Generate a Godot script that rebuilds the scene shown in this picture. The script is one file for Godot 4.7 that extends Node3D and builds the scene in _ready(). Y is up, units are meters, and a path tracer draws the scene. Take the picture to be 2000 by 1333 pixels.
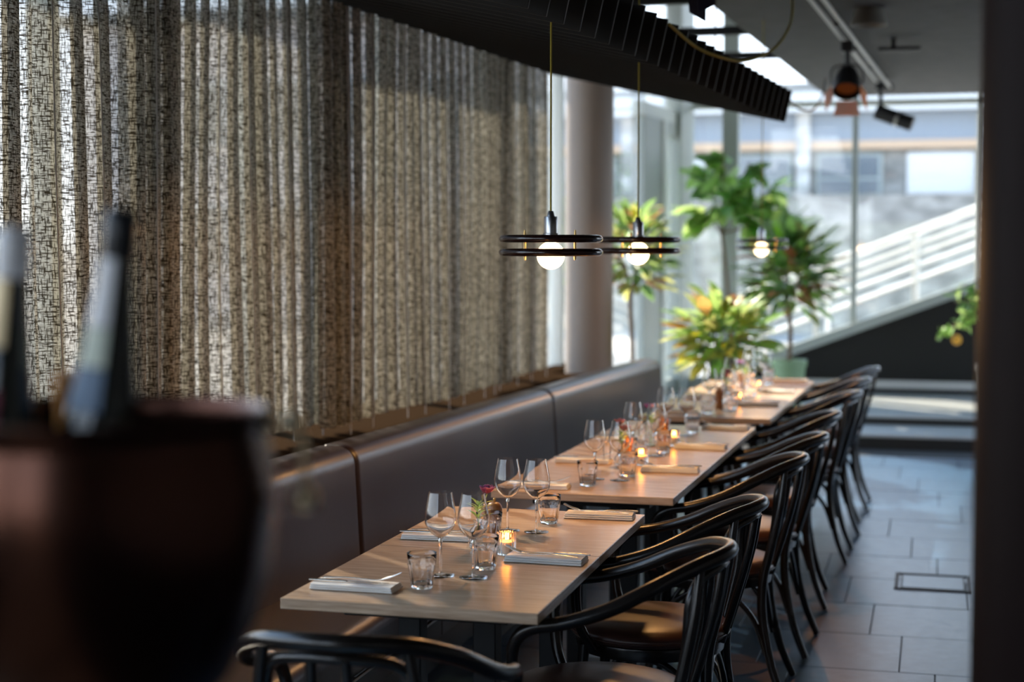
extends Node3D

# ------------------------------------------------------------------ mesh builder
class MB:
	var V := PackedVector3Array()
	var N := PackedVector3Array()
	var U := PackedVector2Array()
	var I := PackedInt32Array()
	var xf := Transform3D()

	func vert(p: Vector3, n: Vector3, uv := Vector2.ZERO) -> int:
		V.append(xf * p)
		N.append((xf.basis * n).normalized())
		U.append(uv)
		return V.size() - 1

	func tri(a: int, b: int, c: int) -> void:
		var g := (V[b] - V[a]).cross(V[c] - V[a])
		if g.dot(N[a] + N[b] + N[c]) > 0.0:
			I.append(a); I.append(c); I.append(b)
		else:
			I.append(a); I.append(b); I.append(c)

	func quad(a: int, b: int, c: int, d: int) -> void:
		tri(a, b, c)
		tri(a, c, d)

	# flat face, planar uv in metres
	func face(pts: Array, n: Vector3) -> void:
		var ids := []
		var ax := 0
		if absf(n.y) > 0.7: ax = 1
		elif absf(n.z) > 0.7: ax = 2
		for p in pts:
			var q: Vector3 = p
			var uv := Vector2(q.z, q.y)
			if ax == 1: uv = Vector2(q.x, q.z)
			elif ax == 2: uv = Vector2(q.x, q.y)
			ids.append(vert(q, n, uv))
		for i in range(1, ids.size() - 1):
			tri(ids[0], ids[i], ids[i + 1])

	func box(c: Vector3, s: Vector3, b := 0.002) -> void:
		var h := s * 0.5
		b = minf(b, minf(h.x, minf(h.y, h.z)) * 0.9)
		var hs := [h.x, h.y, h.z]
		for a in 3:
			var u := (a + 1) % 3
			var w := (a + 2) % 3
			for sg in [-1.0, 1.0]:
				var pts := []
				for k in [[-1, -1], [1, -1], [1, 1], [-1, 1]]:
					var p := Vector3.ZERO
					p[a] = sg * hs[a]
					p[u] = k[0] * (hs[u] - b)
					p[w] = k[1] * (hs[w] - b)
					pts.append(c + p)
				var n := Vector3.ZERO
				n[a] = sg
				face(pts, n)
				# bevel edge between +-a and +-u
				for s2 in [-1.0, 1.0]:
					var q := []
					for k in [[0, -1], [0, 1], [1, 1], [1, -1]]:
						var p := Vector3.ZERO
						p[a] = sg * (hs[a] - (b if k[0] == 1 else 0.0))
						p[u] = s2 * (hs[u] - (0.0 if k[0] == 1 else b))
						p[w] = k[1] * (hs[w] - b)
						q.append(c + p)
					var m := Vector3.ZERO
					m[a] = sg
					m[u] = s2
					face(q, m.normalized())
		for sx in [-1.0, 1.0]:
			for sy in [-1.0, 1.0]:
				for sz in [-1.0, 1.0]:
					var sgn := Vector3(sx, sy, sz)
					face([c + sgn * Vector3(h.x, h.y - b, h.z - b), c + sgn * Vector3(h.x - b, h.y, h.z - b), c + sgn * Vector3(h.x - b, h.y - b, h.z)], sgn.normalized())

	# rows x cols grid of points, smooth normals by differences
	func grid(P: Array, cu := false, cv := false, flip := false, uvs := Vector2(1, 1)) -> void:
		var nu := P.size()
		var nv: int = P[0].size()
		var base := V.size()
		for i in nu:
			for j in nv:
				var i0 := (i - 1 + nu) % nu if cu else maxi(i - 1, 0)
				var i1 := (i + 1) % nu if cu else mini(i + 1, nu - 1)
				var j0 := (j - 1 + nv) % nv if cv else maxi(j - 1, 0)
				var j1 := (j + 1) % nv if cv else mini(j + 1, nv - 1)
				var du: Vector3 = P[i1][j] - P[i0][j]
				var dv: Vector3 = P[i][j1] - P[i][j0]
				var n := du.cross(dv)
				if n.length() < 1e-12:
					n = Vector3.UP
				n = n.normalized()
				if flip: n = -n
				vert(P[i][j], n, Vector2(float(i) / maxi(nu - 1, 1), float(j) / maxi(nv - 1, 1)) * uvs)
		for i in (nu if cu else nu - 1):
			for j in (nv if cv else nv - 1):
				var i1 := (i + 1) % nu
				var j1 := (j + 1) % nv
				quad(base + i * nv + j, base + i1 * nv + j, base + i1 * nv + j1, base + i * nv + j1)

	# swept round bar; radius may be a float or an array of floats / Vector2 (across, up)
	func tube(path: Array, rad, seg := 10, closed := false, caps := true) -> void:
		var n := path.size()
		var base := V.size()
		var t_prev := Vector3.ZERO
		var up := Vector3.UP
		for i in n:
			var a: Vector3 = path[(i - 1 + n) % n] if closed else path[maxi(i - 1, 0)]
			var b: Vector3 = path[(i + 1) % n] if closed else path[mini(i + 1, n - 1)]
			var t := (b - a).normalized()
			if i == 0:
				up = Vector3.UP if absf(t.y) < 0.9 else Vector3.RIGHT
				up = (up - t * up.dot(t)).normalized()
			else:
				up = (up - t * up.dot(t)).normalized()
			t_prev = t
			var side := t.cross(up)
			var r = rad[i] if rad is Array else rad
			var rx: float = r.x if r is Vector2 else r
			var ry: float = r.y if r is Vector2 else r
			for k in seg:
				var an := TAU * k / seg
				var d := side * cos(an) * rx + up * sin(an) * ry
				var nn := side * cos(an) * ry + up * sin(an) * rx
				vert(path[i] + d, nn, Vector2(float(k) / seg, float(i) / n))
		for i in (n if closed else n - 1):
			var i1 := (i + 1) % n
			for k in seg:
				var k1 := (k + 1) % seg
				quad(base + i * seg + k, base + i * seg + k1, base + i1 * seg + k1, base + i1 * seg + k)
		if caps and not closed:
			for e in [0, n - 1]:
				var t: Vector3 = (path[0] - path[1]).normalized() if e == 0 else (path[n - 1] - path[n - 2]).normalized()
				var c := V.size()
				V.append(xf * path[e]); N.append((xf.basis * t).normalized()); U.append(Vector2.ZERO)
				for k in seg:
					V.append(V[base + e * seg + k]); N.append((xf.basis * t).normalized()); U.append(Vector2.ZERO)
				for k in seg:
					tri(c, c + 1 + k, c + 1 + (k + 1) % seg)

	# profile: array of Vector2(r, y) walked so that the surface closes; sharp corners are split by angle
	func lathe(prof: Array, seg := 32, closed := false, at := Vector3.ZERO, flute = null) -> void:
		var n := prof.size()
		var cnt := n if closed else n - 1
		# orientation (area) so that normals face outwards
		var ar := 0.0
		for i in n:
			var p: Vector2 = prof[i]
			var q: Vector2 = prof[(i + 1) % n]
			ar += p.x * q.y - q.x * p.y
		var sg := 1.0 if ar > 0.0 else -1.0
		var sn := []
		for i in cnt:
			var d: Vector2 = prof[(i + 1) % n] - prof[i]
			sn.append(Vector2(d.y, -d.x).normalized() * sg)
		for i in cnt:
			var p0: Vector2 = prof[i]
			var p1: Vector2 = prof[(i + 1) % n]
			var n0: Vector2 = sn[i]
			var n1: Vector2 = sn[i]
			var ip := i - 1 if i > 0 else (cnt - 1 if closed else -1)
			var inx := i + 1 if i < cnt - 1 else (0 if closed else -1)
			if ip >= 0 and n0.dot(sn[ip]) > 0.64: n0 = (n0 + sn[ip]).normalized()
			if inx >= 0 and n1.dot(sn[inx]) > 0.64: n1 = (n1 + sn[inx]).normalized()
			var base := V.size()
			for k in seg + 1:
				var an := TAU * k / seg
				var c := cos(an)
				var s := sin(an)
				var r0 := p0.x
				var r1 := p1.x
				var t0 := 0.0
				var t1 := 0.0
				if flute != null:
					var f0: float = flute.call(an, p0)
					var f1: float = flute.call(an, p1)
					r0 *= f0
					r1 *= f1
					t0 = (flute.call(an + 0.01, p0) - flute.call(an - 0.01, p0)) / (0.02 * f0)
					t1 = (flute.call(an + 0.01, p1) - flute.call(an - 0.01, p1)) / (0.02 * f1)
				vert(at + Vector3(c * r0, p0.y, s * r0), Vector3((c + s * t0) * n0.x, n0.y, (s - c * t0) * n0.x), Vector2(float(k) / seg, float(i) / cnt))
				vert(at + Vector3(c * r1, p1.y, s * r1), Vector3((c + s * t1) * n1.x, n1.y, (s - c * t1) * n1.x), Vector2(float(k) / seg, float(i + 1) / cnt))
			for k in seg:
				var a := base + k * 2
				if p0.x > 1e-6 or p1.x > 1e-6:
					if p0.x <= 1e-6: tri(a, a + 1, a + 3)
					elif p1.x <= 1e-6: tri(a, a + 1, a + 2)
					else: quad(a, a + 1, a + 3, a + 2)

	# extruded polygon in the xy plane, from z0 to z1
	func prism(poly: PackedVector2Array, z0: float, z1: float) -> void:
		var t := Geometry2D.triangulate_polygon(poly)
		for e in [[z0, -1.0], [z1, 1.0]]:
			var base := V.size()
			for p in poly:
				vert(Vector3(p.x, p.y, e[0]), Vector3(0, 0, e[1]), p)
			for i in range(0, t.size(), 3):
				tri(base + t[i], base + t[i + 1], base + t[i + 2])
		var ar := 0.0
		for i in poly.size():
			var p := poly[i]
			var q := poly[(i + 1) % poly.size()]
			ar += p.x * q.y - q.x * p.y
		var sg := 1.0 if ar > 0 else -1.0
		for i in poly.size():
			var p := poly[i]
			var q := poly[(i + 1) % poly.size()]
			var n := Vector3(q.y - p.y, p.x - q.x, 0).normalized() * sg
			var b := V.size()
			var l := p.distance_to(q)
			vert(Vector3(p.x, p.y, z0), n, Vector2(0, z0)); vert(Vector3(q.x, q.y, z0), n, Vector2(l, z0))
			vert(Vector3(q.x, q.y, z1), n, Vector2(l, z1)); vert(Vector3(p.x, p.y, z1), n, Vector2(0, z1))
			quad(b, b + 1, b + 2, b + 3)

	func sphere(c: Vector3, r: Vector3, seg := 16, rings := 10) -> void:
		var base := V.size()
		for i in rings + 1:
			var ph := PI * i / rings
			for k in seg + 1:
				var an := TAU * k / seg
				var d := Vector3(sin(ph) * cos(an), cos(ph), sin(ph) * sin(an))
				vert(c + d * r, d / r, Vector2(float(k) / seg, float(i) / rings))
		for i in rings:
			for k in seg:
				var a := base + i * (seg + 1) + k
				if i > 0: tri(a, a + 1, a + seg + 1)
				if i < rings - 1: tri(a + 1, a + seg + 2, a + seg + 1)

	func mesh() -> ArrayMesh:
		var arr := []
		arr.resize(Mesh.ARRAY_MAX)
		arr[Mesh.ARRAY_VERTEX] = V
		arr[Mesh.ARRAY_NORMAL] = N
		arr[Mesh.ARRAY_TEX_UV] = U
		arr[Mesh.ARRAY_INDEX] = I
		var m := ArrayMesh.new()
		m.add_surface_from_arrays(Mesh.PRIMITIVE_TRIANGLES, arr)
		return m

# ------------------------------------------------------------------ naming helpers
var taken := {}
var M := {}
var rng := RandomNumberGenerator.new()

func numbered(called: String) -> String:
	if not taken.has(called):
		taken[called] = 0
		return called
	taken[called] += 1
	return "%s_%03d" % [called, taken[called]]

func meta(o: Node, label: String, category: String, group := "", kind := "") -> void:
	if label: o.set_meta("label", label)
	if category: o.set_meta("category", category)
	if group: o.set_meta("group", group)
	if kind: o.set_meta("kind", kind)

func thing(called: String, label: String, category: String, at := Vector3.ZERO, turn := 0.0, group := "") -> Node3D:
	var o := Node3D.new()
	o.name = numbered(called)
	add_child(o)
	o.position = at
	o.rotation.y = turn
	meta(o, label, category, group)
	return o

func part(called: String, m, mat: Material, parent: Node, label := "") -> MeshInstance3D:
	var o := MeshInstance3D.new()
	o.name = called
	o.mesh = m.mesh() if m is MB else m
	o.material_override = mat
	parent.add_child(o, true)
	if label: o.set_meta("label", label)
	return o

func single(called: String, m, mat: Material, label: String, category: String, at := Vector3.ZERO, group := "", kind := "") -> MeshInstance3D:
	var o := MeshInstance3D.new()
	o.name = numbered(called)
	o.mesh = m.mesh() if m is MB else m
	o.material_override = mat
	add_child(o)
	o.position = at
	meta(o, label, category, group, kind)
	return o

func copy_of(src: Node3D, at: Vector3, turn: float, label: String, group := "") -> Node3D:
	var c: Node3D = src.duplicate()
	var nm := String(src.name)
	c.name = numbered(nm)
	add_child(c)
	c.position = at
	c.rotation.y = turn
	c.set_meta("label", label)
	if group: c.set_meta("group", group)
	return c

func spline(pts: Array, per := 6, closed := false) -> Array:
	var out := []
	var n := pts.size()
	for i in (n if closed else n - 1):
		var p0: Vector3 = pts[(i - 1 + n) % n] if closed else pts[maxi(i - 1, 0)]
		var p1: Vector3 = pts[i]
		var p2: Vector3 = pts[(i + 1) % n]
		var p3: Vector3 = pts[(i + 2) % n] if closed else pts[mini(i + 2, n - 1)]
		for k in per:
			out.append(p1.cubic_interpolate(p2, p0, p3, float(k) / per))
	if not closed: out.append(pts[n - 1])
	return out

# ------------------------------------------------------------------ materials
func mat(c: Color, rough := 0.5, metal := 0.0, spec := 0.5) -> StandardMaterial3D:
	var m := StandardMaterial3D.new()
	m.albedo_color = c.linear_to_srgb()
	m.roughness = rough
	m.metallic = metal
	m.metallic_specular = spec
	return m

func tex(w: int, h: int, f: Callable, fmt := Image.FORMAT_RGB8) -> ImageTexture:
	var im := Image.create(w, h, false, fmt)
	for y in h:
		for x in w:
			im.set_pixel(x, y, f.call(x, y))
	return ImageTexture.create_from_image(im)

func noise(sd: int, freq: float, oct := 3, type := FastNoiseLite.TYPE_SIMPLEX_SMOOTH) -> FastNoiseLite:
	var n := FastNoiseLite.new()
	n.seed = sd
	n.frequency = freq
	n.noise_type = type
	n.fractal_octaves = oct
	return n

# a noise value that repeats over w x h
func tile(n: FastNoiseLite, x: float, y: float, w: float, h: float, sx: float, sy: float) -> float:
	var fx := x / w
	var fy := y / h
	var a := n.get_noise_2d(x * sx, y * sy)
	var b := n.get_noise_2d((x - w) * sx, y * sy)
	var c := n.get_noise_2d(x * sx, (y - h) * sy)
	var d := n.get_noise_2d((x - w) * sx, (y - h) * sy)
	return lerpf(lerpf(a, b, fx), lerpf(c, d, fx), fy)

func make_materials() -> void:
	# linen: thin slubby threads across and along, see-through between them
	var n1 := noise(11, 1.0, 2)
	var n2 := noise(12, 1.0, 2)
	var n3 := noise(13, 1.0, 2)
	var S := 1024
	var linen := tex(S, S, func(x, y):
		var a := n1.get_noise_2d(x * 0.009, y * 0.085)
		var a2 := n2.get_noise_2d(x * 0.02 + 91.0, y * 0.15)
		var b := n2.get_noise_2d(x * 0.09 + 300.0, y * 0.009)
		var b2 := n1.get_noise_2d(x * 0.16 + 40.0, y * 0.02)
		var h := smoothstep(0.0, 0.36, a * 0.7 + a2 * 0.6)
		var v := smoothstep(0.02, 0.38, b * 0.7 + b2 * 0.6)
		var cl := 0.12 * n3.get_noise_2d(x * 0.006, y * 0.006)
		var d := clampf(maxf(h, v * 0.9) + 0.35 * minf(h, v) + cl, 0.0, 1.0)
		var weave := 0.05 * (sin(x * 2.1) + sin(y * 2.1))
		d = clampf(d + weave, 0.0, 1.0)
		var c := Color(0.80, 0.785, 0.73).lerp(Color(0.21, 0.185, 0.14), d)
		c.a = lerpf(0.72, 1.0, d)
		return c, Image.FORMAT_RGBA8)
	var lm := StandardMaterial3D.new()
	lm.albedo_texture = linen
	lm.transparency = BaseMaterial3D.TRANSPARENCY_ALPHA
	lm.roughness = 0.95
	lm.metallic_specular = 0.1
	lm.backlight_enabled = true
	lm.backlight = Color(0.52, 0.52, 0.515)
	M.linen = lm
	M.hem = mat(Color(0.5, 0.48, 0.44), 0.9)

	# light oak laminate, grain along u
	var w1 := noise(21, 1.0, 4)
	var w2 := noise(22, 1.0, 2)
	var oak := tex(512, 512, func(x, y):
		var g := tile(w1, x, y, 512, 512, 0.006, 0.09)
		var f := tile(w2, x, y, 512, 512, 0.02, 0.5)
		var k := clampf(0.5 + g * 0.75 + f * 0.22, 0.0, 1.0)
		return Color(0.66, 0.54, 0.43).lerp(Color(0.87, 0.76, 0.65), k))
	var om := mat(Color(1, 1, 1), 0.27, 0.0, 0.70)
	om.albedo_texture = oak
	om.uv1_scale = Vector3(1.4, 1.4, 1)
	M.oak = om
	# leather with fine vertical grain
	var l1 := noise(31, 1.0, 3)
	var l2 := noise(32, 1.0, 3)
	var lbump := tex(512, 512, func(x, y):
		var a := tile(l1, x, y, 512, 512, 0.06, 0.06)
		var b := tile(l2, x, y, 512, 512, 0.25, 0.02)
		var v := clampf(0.5 + a * 0.25 + b * 0.4, 0.0, 1.0)
		return Color(v, v, v))
	var le := mat(Color(0.031, 0.0165, 0.0205), 0.34, 0.0, 0.70)
	le.heightmap_enabled = true
	le.heightmap_texture = lbump
	le.heightmap_scale = 0.06
	le.uv1_triplanar = true
	le.uv1_scale = Vector3(3, 3, 3)
	M.leather = le
	M.leather_dark = mat(Color(0.012, 0.009, 0.010), 0.45)
	var sl := mat(Color(0.070, 0.030, 0.022), 0.34, 0.0, 0.5)
	sl.heightmap_enabled = true
	sl.heightmap_texture = lbump
	sl.heightmap_scale = 0.03
	sl.uv1_triplanar = true
	sl.uv1_scale = Vector3(5, 5, 5)
	M.seat_leather = sl
	M.bentwood = mat(Color(0.011, 0.0085, 0.007), 0.26, 0.0, 0.55)
	M.black_steel = mat(Color(0.010, 0.010, 0.011), 0.5, 0.0, 0.4)
	M.steel = mat(Color(0.55, 0.56, 0.58), 0.28, 1.0)
	M.cutlery = mat(Color(0.78, 0.77, 0.75), 0.16, 1.0)
	M.brass_pale = mat(Color(0.86, 0.70, 0.46), 0.3, 1.0)
	M.brass = mat(Color(0.60, 0.40, 0.16), 0.3, 1.0)
	# slate tiles, four tones
	var s1 := noise(41, 1.0, 5)
	var s2 := noise(42, 1.0, 4)
	var slate := tex(512, 512, func(x, y):
		var a := tile(s1, x, y, 512, 512, 0.012, 0.02)
		var b := tile(s2, x, y, 512, 512, 0.09, 0.13)
		var k := clampf(0.5 + a * 0.7 + b * 0.35, 0.0, 1.0)
		return Color(0.62, 0.64, 0.68).lerp(Color(1, 1, 1), k))
	var srough := tex(512, 512, func(x, y):
		var a := tile(s1, x, y, 512, 512, 0.016, 0.02)
		var b := tile(s2, x, y, 512, 512, 0.06, 0.06)
		var k := clampf(0.32 + a * 0.045 + b * 0.02, 0.2, 0.7)
		return Color(k, k, k))
	for i in 4:
		var sm := mat(Color(0.030, 0.085, 0.160) * [1.0, 0.88, 1.12, 0.95][i], 1.0, 0.0, 0.70)
		sm.albedo_texture = slate
		sm.roughness_texture = srough
		sm.uv1_scale = Vector3(1.3, 1.3, 1)
		sm.uv1_offset = Vector3(0.31 * i, 0.17 * i, 0)
		M["slate%d" % i] = sm
	M.grout = mat(Color(0.02, 0.021, 0.024), 0.9)
	M.step = mat(Color(0.36, 0.38, 0.38), 0.32)
	M.riser = mat(Color(0.022, 0.021, 0.018), 0.6)
	M.nosing = mat(Color(0.50, 0.50, 0.48), 0.4)
	M.dark_wall = mat(Color(0.012, 0.012, 0.0112), 0.6, 0.0, 0.35)
	var p1 := noise(51, 1.0, 4)
	var plast := tex(256, 256, func(x, y):
		var k := clampf(0.8 + 0.35 * tile(p1, x, y, 256, 256, 0.03, 0.03), 0, 1)
		return Color(k, k, k))
	var cm := mat(Color(0.030, 0.0295, 0.0285), 0.75)
	cm.albedo_texture = plast
	cm.uv1_triplanar = true
	cm.uv1_scale = Vector3(0.5, 0.5, 0.5)
	M.ceiling = cm
	M.plaster = mat(Color(0.20, 0.19, 0.18), 0.8)
	M.baffle = mat(Color(0.014, 0.0135, 0.013), 0.62, 0.0, 0.4)
	M.frame = mat(Color(0.34, 0.38, 0.36), 0.45)
	M.frame_light = mat(Color(0.62, 0.66, 0.63), 0.45)
	M.sill = mat(Color(0.020, 0.012, 0.007), 0.9, 0.0, 0.0)
	M.column = mat(Color(0.20, 0.158, 0.128), 0.5)
	M.pillar = mat(Color(0.0065, 0.0026, 0.0022), 0.5, 0.0, 0.15)
	var gl := StandardMaterial3D.new()
	gl.albedo_color = Color(0.97, 1.0, 0.99, 0.04)
	gl.transparency = BaseMaterial3D.TRANSPARENCY_ALPHA
	gl.roughness = 0.02
	M.pane = gl
	var g := StandardMaterial3D.new()
	g.albedo_color = Color(1, 1, 1, 0.0)
	g.refraction_enabled = true
	g.refraction_scale = 0.05
	g.roughness = 0.0
	M.glass = g
	var ag := StandardMaterial3D.new()
	ag.albedo_color = Color(1.0, 0.80, 0.55, 0.0)
	ag.refraction_enabled = true
	ag.refraction_scale = 0.05
	ag.roughness = 0.0
	M.amber = ag
	# napkin
	var k1 := noise(61, 1.0, 3)
	var cloth := tex(256, 256, func(x, y):
		var v := clampf(0.5 + 0.4 * tile(k1, x, y, 256, 256, 0.5, 0.5) + 0.2 * tile(k1, x, y, 256, 256, 0.05, 0.05), 0, 1)
		return Color(v, v, v))
	var nm := mat(Color(0.90, 0.88, 0.84), 0.9, 0.0, 0.2)
	nm.heightmap_enabled = true
	nm.heightmap_texture = cloth
	nm.heightmap_scale = 0.05
	nm.uv1_triplanar = true
	nm.uv1_scale = Vector3(8, 8, 8)
	M.napkin = nm
	var mill := mat(Color(0.36, 0.15, 0.05), 0.4)
	mill.clearcoat_enabled = true
	mill.clearcoat = 0.3
	M.mill = mill
	M.wax = mat(Color(0.8, 0.72, 0.6), 0.5)
	M.lamp_disc = mat(Color(0.020, 0.008, 0.006), 0.16, 0.0, 0.6)
	M.cord_yellow = mat(Color(0.36, 0.28, 0.035), 0.8)
	M.cord_grey = mat(Color(0.16, 0.15, 0.13), 0.8)
	M.track = mat(Color(0.38, 0.38, 0.36), 0.4, 0.3)
	M.black_paint = mat(Color(0.008, 0.008, 0.009), 0.5)
	M.purple_paint = mat(Color(0.016, 0.012, 0.024), 0.5)
	M.flap = mat(Color(0.78, 0.24, 0.012), 0.5)
	M.flap.backlight_enabled = true
	M.flap.backlight = Color(0.8, 0.8, 0.8)
	M.drum = mat(Color(0.22, 0.215, 0.19), 0.6)
	M.soil = mat(Color(0.03, 0.02, 0.012), 0.95)
	M.pot_green = mat(Color(0.20, 0.31, 0.17), 0.5)
	M.pot_dark = mat(Color(0.05, 0.05, 0.05), 0.6)
	M.bark = mat(Color(0.16, 0.11, 0.07), 0.85)
	var leaf := func(c: Color, b: Color) -> StandardMaterial3D:
		var m := mat(c, 0.38)
		m.backlight_enabled = true
		m.backlight = b
		return m
	M.leaf_green = leaf.call(Color(0.060, 0.28, 0.012), Color(0.95, 1.0, 0.8))
	M.leaf_lime = leaf.call(Color(0.20, 0.48, 0.012), Color(0.95, 1.0, 0.8))
	M.leaf_dark = leaf.call(Color(0.020, 0.070, 0.010), Color(0.8, 0.9, 0.7))
	M.leaf_yellow = leaf.call(Color(0.56, 0.54, 0.015), Color(1.0, 1.0, 0.8))
	M.leaf_olive = leaf.call(Color(0.13, 0.18, 0.012), Color(0.9, 0.9, 0.7))
	M.leaf_red = leaf.call(Color(0.28, 0.07, 0.025), Color(0.9, 0.8, 0.7))
	M.leaf_orange = leaf.call(Color(0.52, 0.20, 0.03), Color(1.0, 0.9, 0.7))
	M.fruit = mat(Color(0.75, 0.36, 0.02), 0.4)
	M.petal = leaf.call(Color(0.075, 0.005, 0.070), Color(0.9, 0.7, 0.9))
	M.petal_red = leaf.call(Color(0.080, 0.005, 0.026), Color(0.9, 0.7, 0.8))
	# copper bucket and bottles
	M.copper = mat(Color(0.078, 0.036, 0.026), 0.27, 1.0)
	M.bottle = mat(Color(0.004, 0.007, 0.005), 0.08, 0.0, 0.6)
	M.bottle_green = mat(Color(0.03, 0.09, 0.01), 0.08, 0.0, 0.6)
	M.foil_black = mat(Color(0.012, 0.014, 0.018), 0.35, 0.2)
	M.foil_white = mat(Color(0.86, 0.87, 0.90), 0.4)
	M.foil_gold = mat(Color(0.80, 0.62, 0.36), 0.4, 0.2)
	M.foil_orange = mat(Color(0.70, 0.26, 0.03), 0.45)
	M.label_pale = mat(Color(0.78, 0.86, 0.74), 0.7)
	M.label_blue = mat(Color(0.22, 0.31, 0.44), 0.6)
	M.label_wine = mat(Color(0.18, 0.015, 0.04), 0.6)
	# exterior
	var e1 := noise(71, 1.0, 4)
	var conc := tex(256, 256, func(x, y):
		var k := clampf(0.82 + 0.4 * tile(e1, x, y, 256, 256, 0.02, 0.04), 0, 1)
		return Color(k, k, k))
	var ec := func(c: Color) -> StandardMaterial3D:
		var m := mat(c, 0.85)
		m.albedo_texture = conc
		m.uv1_triplanar = true
		m.uv1_scale = Vector3(0.25, 0.25, 0.25)
		return m
	M.concrete = ec.call(Color(0.446, 0.414, 0.367))
	M.concrete_pale = ec.call(Color(0.80, 0.765, 0.71))
	M.concrete_warm = ec.call(Color(0.518, 0.482, 0.396))
	M.facade_grey = ec.call(Color(0.396, 0.382, 0.353))
	M.facade_blue = mat(Color(0.25, 0.29, 0.34), 0.4)
	M.facade_orange = mat(Color(0.62, 0.42, 0.27), 0.7)
	M.facade_white = mat(Color(0.74, 0.72, 0.69), 0.6)
	M.facade_pink = mat(Color(0.76, 0.66, 0.61), 0.8)
	M.far_glass = mat(Color(0.10, 0.13, 0.16), 0.1, 0.0, 0.8)
	M.rail_white = mat(Color(0.82, 0.82, 0.80), 0.4)
	M.paving = ec.call(Color(0.432, 0.418, 0.396))

# ------------------------------------------------------------------ measures
# Facade, curtain and bench follow lines that open slightly towards the street.
func curtain_x(z: float) -> float: return -2.62 + 0.0787 * (-z - 6.68)
func facade_x(z: float) -> float: return -2.87 + 0.0787 * (-z - 10.0)
func bench_back_x(z: float) -> float: return -1.965 + 0.072 * (-z - 5.3)
const BACK_Z := -15.7
const CEIL := 3.0
const ROOF := 4.2

func _ready() -> void:
	rng.seed = 7
	# ---- camera
	var cam := Camera3D.new()
	cam.name = "camera"
	var att := CameraAttributesPhysical.new()
	att.frustum_focal_length = 55.82
	att.exposure_aperture = 2.0
	att.frustum_focus_distance = 4.55
	att.frustum_near = 0.05
	att.frustum_far = 400.0
	cam.attributes = att
	add_child(cam)
	cam.position = Vector3(0, 1.6, 0)
	cam.rotation = Vector3(-atan(188.5 / 3100.0), atan(828.0 / 3105.7), 0)
	cam.fov = rad_to_deg(2.0 * atan(666.5 / 3100.0))
	cam.current = true
	# ---- sky, exposure
	var env := Environment.new()
	env.background_mode = Environment.BG_SKY
	var sky := Sky.new()
	var sm := ProceduralSkyMaterial.new()
	sm.sky_top_color = Color(0.58, 0.72, 0.88)
	sm.sky_horizon_color = Color(0.93, 0.955, 0.97)
	sm.sky_curve = 0.18
	sm.ground_bottom_color = Color(0.45, 0.44, 0.42)
	sm.ground_horizon_color = Color(0.7, 0.7, 0.7)
	sm.sun_angle_max = 1.0
	sm.sky_energy_multiplier = 1.0
	sky.sky_material = sm
	env.sky = sky
	env.background_energy_multiplier = 3.4
	env.tonemap_mode = Environment.TONE_MAPPER_LINEAR
	env.tonemap_exposure = 1.40
	env.sdfgi_enabled = true
	env.ssao_enabled = true
	env.ssil_enabled = true
	var we := WorldEnvironment.new()
	we.name = "world_environment"
	we.environment = env
	add_child(we)
	# ---- sun, from the street side and ahead
	var sun := DirectionalLight3D.new()
	sun.name = "sun"
	sun.light_color = Color(1.0, 0.95, 0.86)
	sun.light_energy = 4.2
	sun.light_angular_distance = 0.6
	sun.shadow_enabled = true
	add_child(sun)
	var to_sun := Vector3(-0.62, 0.62, -0.48).normalized()
	sun.look_at_from_position(to_sun * 20.0, Vector3.ZERO, Vector3.UP)

	make_materials()
	build_shell()
	build_exterior()
	build_canopy()
	build_curtains()
	build_benches()
	build_tables()
	build_chairs()
	build_settings()
	build_pendants()
	build_track()
	build_plants()
	build_bucket()

# ------------------------------------------------------------------ the room
func struct(called: String, m, mt: Material, label: String, parent: Node = null) -> MeshInstance3D:
	if parent:
		return part(called, m, mt, parent, label)
	return single(called, m, mt, label, called.get_slice("_", 0), Vector3.ZERO, "", "structure")

func slab(x0: float, x1: float, y0: float, y1: float, z0: float, z1: float, b := 0.0) -> MB:
	var m := MB.new()
	m.box(Vector3(x0 + x1, y0 + y1, z0 + z1) * 0.5, Vector3(absf(x1 - x0), absf(y1 - y0), absf(z1 - z0)), maxf(b, 0.0005))
	return m

# a bar between two points on the ground plan, from y0 to y1, w wide
func wall_bar(a: Vector2, b: Vector2, y0: float, y1: float, w: float, bev := 0.001) -> MB:
	var m := MB.new()
	var d := b - a
	m.xf = Transform3D(Basis(Vector3.UP, atan2(-d.y, d.x)), Vector3((a.x + b.x) * 0.5, (y0 + y1) * 0.5, (a.y + b.y) * 0.5))
	m.box(Vector3.ZERO, Vector3(d.length(), y1 - y0, w), bev)
	return m

func fpt(z: float, off := 0.0) -> Vector2:
	return Vector2(facade_x(z) + off, z)

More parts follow.
